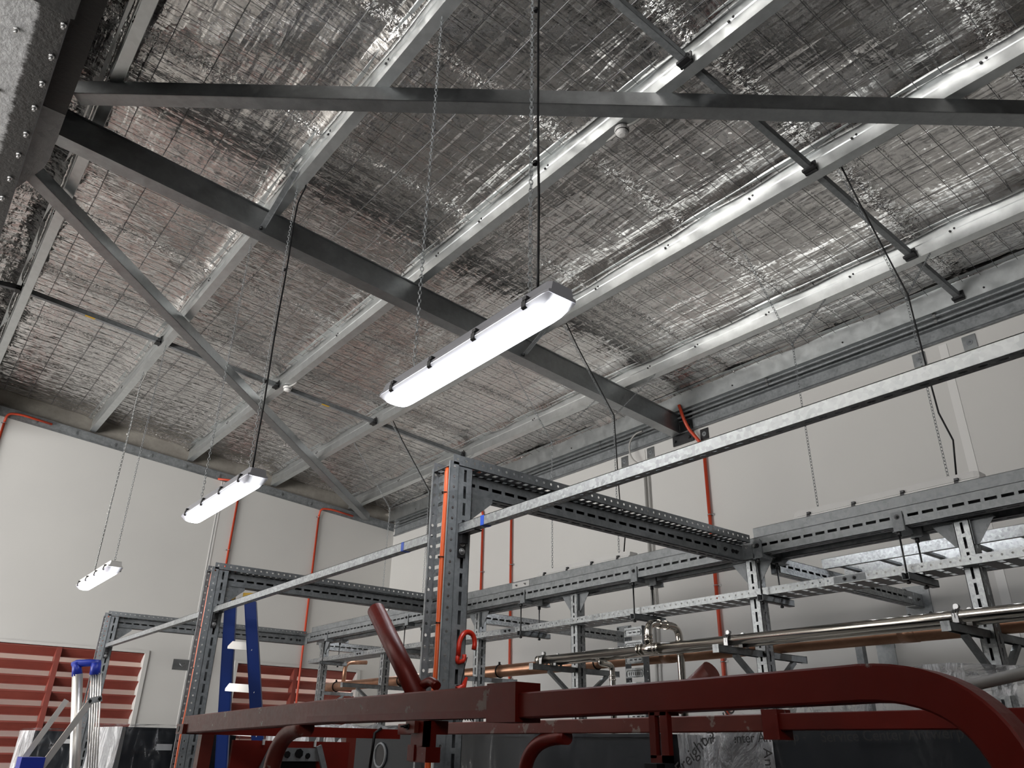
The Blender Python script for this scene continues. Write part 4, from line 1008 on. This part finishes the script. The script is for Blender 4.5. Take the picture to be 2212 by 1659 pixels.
# ------------------------------------------------------------------ scissor lift in front
def lift():
    t = thing('scissor_lift', 'red scissor lift with worn guardrails across the bottom of the view', 'scissor lift', (1.36, 1.6, -H))
    P = lambda name, mb, m: mb.build(name, m, t)
    XN, XF = .972, 1.80
    def rect(b, pts, w, h, mi=0):           # box-section swept in the plane x = const
        pts = [Vector(p) for p in pts]; N = len(pts); vs = []
        for i, p in enumerate(pts):
            d = (pts[min(i+1, N-1)]-pts[max(i-1, 0)]).normalized(); n = Vector((1, 0, 0)).cross(d)
            X = Vector((w/2, 0, 0)); n = n*h/2; e = .12
            vs += [p-X-n*(1-e), p-X*(1-e)-n, p+X*(1-e)-n, p+X-n*(1-e), p+X+n*(1-e), p+X*(1-e)+n, p-X*(1-e)+n, p-X+n*(1-e)]
        fs = [(i*8+k, i*8+(k+1) % 8, (i+1)*8+(k+1) % 8, (i+1)*8+k) for i in range(N-1) for k in range(8)]
        b.add(vs, fs+[tuple(range(8))[::-1], tuple((N-1)*8+k for k in range(8))], mi)
    # near side: outer sleeve towards the far end, inner rail curving down at the near end
    b = MB(); rect(b, [(XN, 3.07, .050), (XN, 2.0, .072), (XN, 1.265, .0775)], .048, .056); P('near_sleeve_rail', b, M_redworn)
    b = MB(); b.box(XN-.03, XN+.03, 1.175, 1.262, .040, .108); b.box(XN-.027, XN-.022, 1.262, 2.05, .048, .062); P('rail_collar', b, M_red)
    b = MB(); rect(b, [(XN, 1.27, .0665), (XN, .80, .0725), (XN, .56, .0765)]+[Vector(p) for p in bez((XN, .52, .0775), (XN, .395, .0775), (XN, .368, -.01), 12)]+[(XN, .36, -.10), (XN, .35, -.9)], .045, .043); P('near_inner_rail', b, M_red)
    # far side rail: inner length + collar + outer length
    b = MB(); rect(b, [(XF, 2.98, .056), (XF, 2.0, .060), (XF, 1.20, .064)], .045, .040); P('far_inner_rail', b, M_redworn)
    b = MB(); rect(b, [(XF, 1.235, .066), (XF, .70, .0665), (XF, .45, .0665), (XF, .37, .050), (XF, .34, -.03), (XF, .34, -.9)], .05, .038); P('far_sleeve_rail', b, M_red)
    b = MB(); b.box(XF-.03, XF+.028, 1.19, 1.235, .026, .094); P('rail_collar', b, M_red)
    # end gate
    b = MB(); b.box(XN-.02, XF+.03, 3.045, 3.085, .020, .056); P('end_rail', b, M_red)
    b = MB(); b.box(XN-.035, XN+.028, 3.03, 3.10, .020, .052); b.cyl((XN-.037, 3.075, .036), (.004, 0, 0), .010, 10, 1); P('end_lug', b, [M_redworn, M_black])
    for x in (1.035, 1.605):
        b = MB(); b.box(x-.022, x+.022, 3.045, 3.085, -1.0, .020); P('gate_post', b, M_redworn)
    b = MB(); b.tube([(1.73, 3.03, .058), (1.70, 3.03, .04), (1.69, 3.03, -.1)], .006, 6); P('black_strap', b, M_black)
    # bent mid-rail ends
    b = MB(); b.tube([Vector(p) for p in bez((XN, 2.10, .036), (XN, 2.28, .042), (XN, 2.30, -.08), 10)]+[(XN, 2.305, -.5)], .023, 14); P('bent_rail', b, M_redworn)
    b = MB(); b.tube([Vector(p) for p in bez((XF, 1.98, .030), (XF, 2.17, .036), (XF, 2.19, -.08), 10)]+[(XF, 2.195, -.5)], .023, 14); P('bent_rail', b, M_red)
    # latch brackets
    b = MB(); b.box(XN-.032, XN-.026, 1.455, 1.52, -.004, .045); b.box(XN-.032, XN-.012, 1.455, 1.475, -.03, .045); b.box(XN-.045, XN-.010, 1.44, 1.50, -.032, -.004); b.box(XN-.048, XN-.043, 1.48, 1.505, -.030, .0); b.box(XN-.03, XN+.02, 1.46, 1.50, .02, .046)
    P('latch_bracket', b, M_red)
    b = MB(); b.box(XN-.044, XN-.034, 1.49, 1.525, .022, .045); hexbolt(b, (XN-.044, 1.515, .034), (-1, 0, 0), .004, 1); P('latch_tab', b, [M_redworn, M_black])
    b = MB(); b.box(XN-.02, XN-.010, .852, .864, -.012, .052); b.box(XN-.02, XN-.010, .828, .842, -.018, .052); b.box(XN-.02, XN-.010, .828, .864, -.018, -.008); b.box(XN-.02, XN+.01, .83, .862, .046, .054); P('hanging_latch', b, M_red)
    b = MB(); b.box(XN-.026, XN-.008, .848, .872, -.030, -.019); P('latch_tip', b, M_black)
    # stand-up tubes
    b = MB(); b.tube([(1.05, 1.655, .08), (1.05, 1.922, .330)], .0235, 18); b.add([(1.05+.019*math.cos(a), 1.922+.019*math.sin(a)*.68+.002, .331-.019*math.sin(a)*.73) for a in np.linspace(0, 2*PI, 19)[:-1]], [tuple(range(18))[::-1]], 1); P('stand_up_tube', b, [M_redpanel, M_redworn])
    b = MB(); b.tube(fillet([(1.06, 1.69, .08), (1.06, 1.685, .128), (1.06, 1.64, .138), (1.06, 1.615, .124)], .025, 5), .011, 10); P('small_hook_tube', b, M_red)
    b = MB(); b.tube([(1.60, 1.36, .10), (1.60, 1.242, .174)], .0245, 16); P('short_tube', b, M_redworn)
    # control panel on the end gate
    b = MB(); b.box(1.09, 1.545, 2.94, 2.955, -.35, .004); P('red_panel', b, M_redpanel)
    b = MB(); b.prism([(1.225, -.018), (1.405, -.018), (1.425, -.062), (1.205, -.062)], (0, 2.915, 0), (1, 0, 0), (0, 0, 1), (0, .02, 0)); b.beam((1.228, 2.91, -.010), (1.165, 2.91, -.16), .012, .02); b.beam((1.402, 2.91, -.010), (1.465, 2.91, -.16), .012, .02)
    for x, z, r in ((1.285, -.040, .012), (1.33, -.036, .016), (1.365, -.044, .010), (1.25, -.048, .006)): b.cyl((x, 2.915, z), (0, -.004, 0), r, 7, 1)
    for x, z in ((1.20, .0), (1.40, -.004)): b.box(x-.004, x+.004, 2.934, 2.94, z-.010, z+.008, 2)
    P('control_plate', b, [M_strut, M_black, M_white])
    b = MB(); b.prism([(1.225, -.062), (1.405, -.062), (1.46, -.30), (1.17, -.30)], (0, 2.928, 0), (1, 0, 0), (0, 0, 1), (0, .01, 0)); P('recess_shade', b, M_black)  # flat black sheet stands in for the shade of the recess
    # platform, scissor arms and base, below the view
    b = MB(); b.box(XN-.02, XF+.02, .30, 3.10, -1.02, -.90); P('platform', b, M_red)
    b = MB()
    for x in (XN+.08, XF-.08):
        for k in range(2): b.beam((x+(.05 if k else 0), .5 if k else 2.7, -1.03), (x+(.05 if k else 0), 2.7 if k else .5, -1.30), .04, .05)
    P('scissor_arms', b, M_red)
    b = MB(); b.box(XN, XF, .35, 2.95, -1.45, -1.30); P('chassis', b, M_black)
    for x in (XN+.06, XF-.06):
        for y in (.6, 2.7):
            w = MB(); w.cyl((x-.05, y, -H+.125), (.10, 0, 0), .125, 24); P('wheel', w, M_black)
lift()

# ------------------------------------------------------------------ ladders
def ladders():
    t = thing('blue_ladder', 'blue fibreglass stepladder with a yellow top, behind the middle post', 'ladder', (2.6, 6.5, -H))
    A0, A1 = Vector((2.215, 6.53, 1.06)), Vector((2.62, 6.83, -H)); B0, B1 = Vector((2.335, 6.41, 1.04)), Vector((2.90, 6.36, -H))
    v = Vector((.62, .78, 0)); s = Vector((.78, -.62, 0))
    for nm, p, q, m in (('rear_stile', A0, A1, M_blue), ('front_stile', B0, B1, M_blue)):
        b = MB(); d = (q-p).normalized(); b.obox((p+q)/2, (q-p)/2, s*.044, v*.004); b.obox((p+q)/2+s*(-.044)+v*.012, (q-p)/2, s*.004, v*.016); b.obox((p+q)/2+s*.044+v*.012, (q-p)/2, s*.004, v*.016); b.build(nm, m, t)
    for z in (.70, .385, .07, -.25, -.57, -.9, -1.2):
        f = (1.05-z)/(1.05+H); p = A0.lerp(A1, f); q = B0.lerp(B1, f); b = MB()
        b.obox((p+q)/2+v*.012, (q-p)/2, v*.014, Vector((0, 0, .030))); b.build('tread', M_alu, t)
    b = MB(); c = B0+Vector((-.005, 0, .035)); b.obox(c, s*.055, v*.02, Vector((.0, .0, .030))); b.obox(c+s*.0-v*.02, s*.045, v*.002, Vector((0, 0, .022)), 1); c = A0+Vector((0, 0, .02)); b.obox(c, s*.03, v*.03, Vector((0, 0, .03))); b.build('top_cap', [M_yellow, M_yellow], t)
    t = thing('aluminium_stepladder', 'aluminium platform stepladder with a blue plastic top rail, far left in front of the louvre', 'ladder', (1.15, 5.9, -H))
    b = MB(); b.tube([Vector((1.19, 6.66, .485)), Vector((1.215, 6.64, .494)), Vector((1.29, 6.58, .500)), Vector((1.345, 6.535, .500))], [.018, .026, .026, .022], 10)
    b.tube([Vector((1.213, 6.64, .50)), Vector((1.235, 6.63, .41))], [.030, .036], 10); b.tube([Vector((1.325, 6.55, .50)), Vector((1.333, 6.55, .42))], [.034, .036], 10); b.build('blue_top_rail', M_bluep, t)
    b = MB(); b.tube([(1.235, 6.63, .42), (1.345, 6.62, -.12), (1.62, 6.60, -H+.01)], .036, 12); b.build('rear_upright', M_alu, t)
    b = MB()
    for k in range(5): b.tube([(1.312+k*.0135, 6.555-k*.010, .43), (1.385+k*.0135, 6.545-k*.010, .02), (1.66+k*.0135, 6.53-k*.01, -H+.01)], .0058, 6)
    b.build('ribbed_upright', M_alu, t)
    b = MB(); b.beam((1.20, 6.60, .245), (1.00, 6.62, -.20), .016, .036); b.beam((1.00, 6.62, -.20), (.42, 6.66, -H+.01), .016, .036); b.build('front_stile', M_alu, t)
    b = MB(); b.beam((1.335, 6.50, .238), (1.12, 6.50, -.20), .018, .042); b.beam((1.12, 6.50, -.20), (.50, 6.52, -H+.01), .018, .042); b.build('front_stile', M_alu, t)
    b = MB(); b.beam((1.32, 6.50, .238), (1.40, 6.47, .262), .012, .040); hexbolt(b, (1.33, 6.49, .24), (-.5, -1, 0), .008, 1); hexbolt(b, (1.385, 6.465, .258), (-.5, -1, 0), .008, 1); b.build('hinge_plate', [M_galv, M_black], t)
    b = MB(); b.box(.99, 1.13, 6.44, 6.62, -.36, -.120); b.build('blue_tool_tray', M_bluep, t)
ladders()

# ------------------------------------------------------------------ wrapped cabinets
def text_part(body, size, loc, right, up, root, m=M_ink, name='printed_text'):
    cu = bpy.data.curves.new(name, 'FONT'); cu.body = body; cu.size = size; cu.extrude = .0004; cu.materials.append(m)
    tmp = bpy.data.objects.new(name, cu); C.objects.link(tmp); me = bpy.data.meshes.new_from_object(tmp)
    bpy.data.objects.remove(tmp); o = bpy.data.objects.new(name, me); C.objects.link(o)
    r, u = Vector(right).normalized(), Vector(up).normalized(); n = r.cross(u); b = root['_b']
    o.matrix_world = Matrix(((r.x, u.x, n.x, loc[0]-b[0]), (r.y, u.y, n.y, loc[1]-b[1]), (r.z, u.z, n.z, loc[2]+H-b[2]), (0, 0, 0, 1)))
    o.parent = root; return o
def film_box(x0, x1, y0, y1, z0, z1, seed, flare=.10):
    """loose film bag: four sides and a top, pinched at the waist and puckered"""
    rs = random.Random(seed); b = MB(); n = 22; rows = 12
    per = []
    for a, c, k in (((x0, y0), (x0, y1), n), ((x0, y1), (x1, y1), n), ((x1, y1), (x1, y0), n), ((x1, y0), (x0, y0), n)):
        per += [(a[0]+(c[0]-a[0])*i/k, a[1]+(c[1]-a[1])*i/k) for i in range(k)]
    cx, cy = (x0+x1)/2, (y0+y1)/2; N = len(per); ph = [rs.uniform(0, 6) for _ in range(4)]
    vs = []
    for r in range(rows+1):
        f = r/rows; z = z1-(z1-z0)*f
        for i, (px, py) in enumerate(per):
            w = .008+.012*math.sin(i*.9+ph[0]+f*2)+.010*math.sin(i*2.3+ph[1]-f*3)+flare*max(0, f-.25)*.4*(1+.6*math.sin(i*.7+ph[2]))
            w += -.004 if .12 < f < .25 else 0
            dx, dy = px-cx, py-cy; L = math.hypot(dx, dy) or 1
            vs.append((px+dx/L*(w+.02), py+dy/L*(w+.02), z+.02*(1-f)+(.012*math.sin(i*1.3+ph[3]) if r == 0 else 0)))
    fs = [(r*N+i, (r+1)*N+i, (r+1)*N+(i+1) % N, r*N+(i+1) % N) for r in range(rows) for i in range(N)]
    k = len(vs); vs.append((cx, cy, z1+.03)); fs += [(i, (i+1) % N, k) for i in range(N)]
    b.add(vs, fs, 0, True); return b
def cabinets():
    def drape(root, x, y0, y1, z0, z1, seed):      # hanging fold of film on the side turned to the left
        rs = random.Random(seed); g = MB(); vs = []; n, m = 14, 16; a, c = rs.uniform(0, 6), rs.uniform(0, 6)
        for r in range(m+1):
            for k in range(n+1):
                f = r/m; u = k/n
                vs.append((x-.02-.10*f*f-.015*math.sin(u*15+a+f*2)*(.3+f)-.012*math.sin(u*31+c), y0+(y1-y0)*u+.05*f*math.sin(u*6+c), z1-(z1-z0)*f))
        g.add(vs, [(r*(n+1)+k, r*(n+1)+k+1, (r+1)*(n+1)+k+1, (r+1)*(n+1)+k) for r in range(m) for k in range(n)], 0, True)
        g.build('draped_film', M_film2, root)
    def cab(name, label, x0, x1, y0, y1, zt, seed, film=True, group='charcoal cabinets wrapped in film'):
        t = thing(name, label, 'cabinet', ((x0+x1)/2, (y0+y1)/2, -H), group)
        b = MB(); b.box(x0, x1, y0, y1, -H, zt); b.box(x0-.006, x1+.006, y0-.006, y1+.006, zt, zt+.012); b.build('casing', M_cabinet, t)
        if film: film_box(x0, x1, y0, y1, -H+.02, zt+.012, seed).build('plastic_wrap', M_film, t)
        return t
    t = cab('wrapped_cabinet', 'charcoal cabinet in clear film, lower left corner against the louvre', 1.66, 2.5, 10.32, 11.2, .055, 1)
    text_part('Service Center Antwerp - Service', .055, (1.68, 10.275, -.085), (1, 0, 0), (0, 0, 1), t)
    b = MB(); b.box(1.93, 2.08, 10.311, 10.314, -.055, -.01); b.build('white_label', M_label, t)
    drape(t, 1.655, 10.30, 11.2, -1.0, .07, 21)
    t = cab('wrapped_cabinet', 'charcoal cabinet in clear film, left, between stepladder and middle post', 1.74, 2.62, 7.02, 7.95, .075, 2)
    text_part('Service Center Antwerp', .045, (1.80, 6.985, -.10), (1, 0, -.03), (.03, 0, 1), t)
    b = MB(); b.box(1.99, 2.11, 7.011, 7.014, -.075, -.03); b.build('white_label', M_label, t)
    b = MB(); b.tube([(2.29+.04*math.cos(a), 7.008, -.075+.04*math.sin(a)) for a in np.linspace(0, 2*PI, 22)[:-1]], .005, 5, closed=True, caps=False); b.build('ring_pull', M_cabinet, t)
    drape(t, 1.735, 7.0, 7.95, -1.0, .09, 22)
    t = cab('hole_cabinet', 'charcoal cabinet with a round hole in its front, behind the lift end', 2.30, 3.1, 3.62, 5.0, .055, 3, False, None)
    b = MB(); b.tube([(2.294, 4.01+.058*math.cos(a), -.055+.058*math.sin(a)) for a in np.linspace(0, 2*PI, 26)[:-1]], .007, 6, closed=True, caps=False); b.build('hole_rim', M_strut, t)
    b = MB(); b.cyl((2.2935, 4.01, -.055), (.004, 0, 0), .055, 24); b.build('hole', M_black, t)  # black disc puts the shade inside the hole into colour
    b = MB(); b.box(2.292, 2.299, 4.34, 4.44, -.06, .005); b.cyl((2.292, 4.39, -.035), (-.012, 0, 0), .016, 12, 1); b.build('plug_plate', [M_label, M_black], t)
    film_box(2.32, 3.08, 4.35, 5.6, -.2, .075, 9, .02).build('folded_film', M_film2, t)
    t = cab('wrapped_cabinet', 'long charcoal cabinet with film over its top, just past the nearest post', 2.36, 3.3, 2.08, 3.50, .040, 4)
    b = MB(); b.box(2.352, 2.359, 2.30, 2.62, -.14, -.095); b.build('white_label', M_label, t)
    t = cab('wrapped_cabinet', 'tall charcoal cabinet in printed film, lower right behind the lift rails', 2.34, 3.3, -.6, 1.80, .080, 5)
    for y, z in ((1.40, .028), (1.885, .018), (1.40, -.16), (1.885, -.17)):
        text_part('Service Center Antwerp -', .0415, (2.292, y, z), (0, -1, .03), (0, .03, 1), t)
    film_box(2.37, 3.2, -.3, 1.86, .140, .20, 11, .03).build('bunched_top_film', M_film3, t)
    g = MB(); vs = []; fs = []
    for r in range(9):
        for c in range(13):
            f = r/8; u = c/12; vs.append((2.285+.05*(1-math.sin(PI*u))+.012*math.sin(u*17+f*4)+.05*f*0, 1.99-.40*u, .085-.60*f+.012*math.sin(u*11)))
    fs = [(r*13+c, r*13+c+1, (r+1)*13+c+1, (r+1)*13+c) for r in range(8) for c in range(12)]
    g.add(vs, fs, 0, True); g.build('gathered_film', M_film2, t)
    text_part('Freight Service', .06, (2.268, 1.93, -.085), (-.05, -.80, .62), (0, .62, .80), t)
    text_part('Antwerp', .045, (2.285, 1.60, .01), (0, 0, -1), (0, -1, 0), t)
    # second cabinet beyond, film bunched above the near rail at the right edge
cabinets()

def pole():
    t = thing('grey_pole', 'round grey pole slanting up beside the bend of the red lift rail', 'pole', (1.3, .4, .1))
    b = MB(); b.tube([(1.30, .60, .083), (1.30, .40, .118), (1.30, -.25, .22)], .0085, 12); b.build('rod', M_concrete_pipe, t)
    c = MB(); c.tube([(1.30, -.25, .22), (1.30, -.26, -H+.01)], .012, 10); c.build('upright', M_concrete_pipe, t)
pole()

for o in list(bpy.data.objects):
    if '_b' in o: del o['_b']
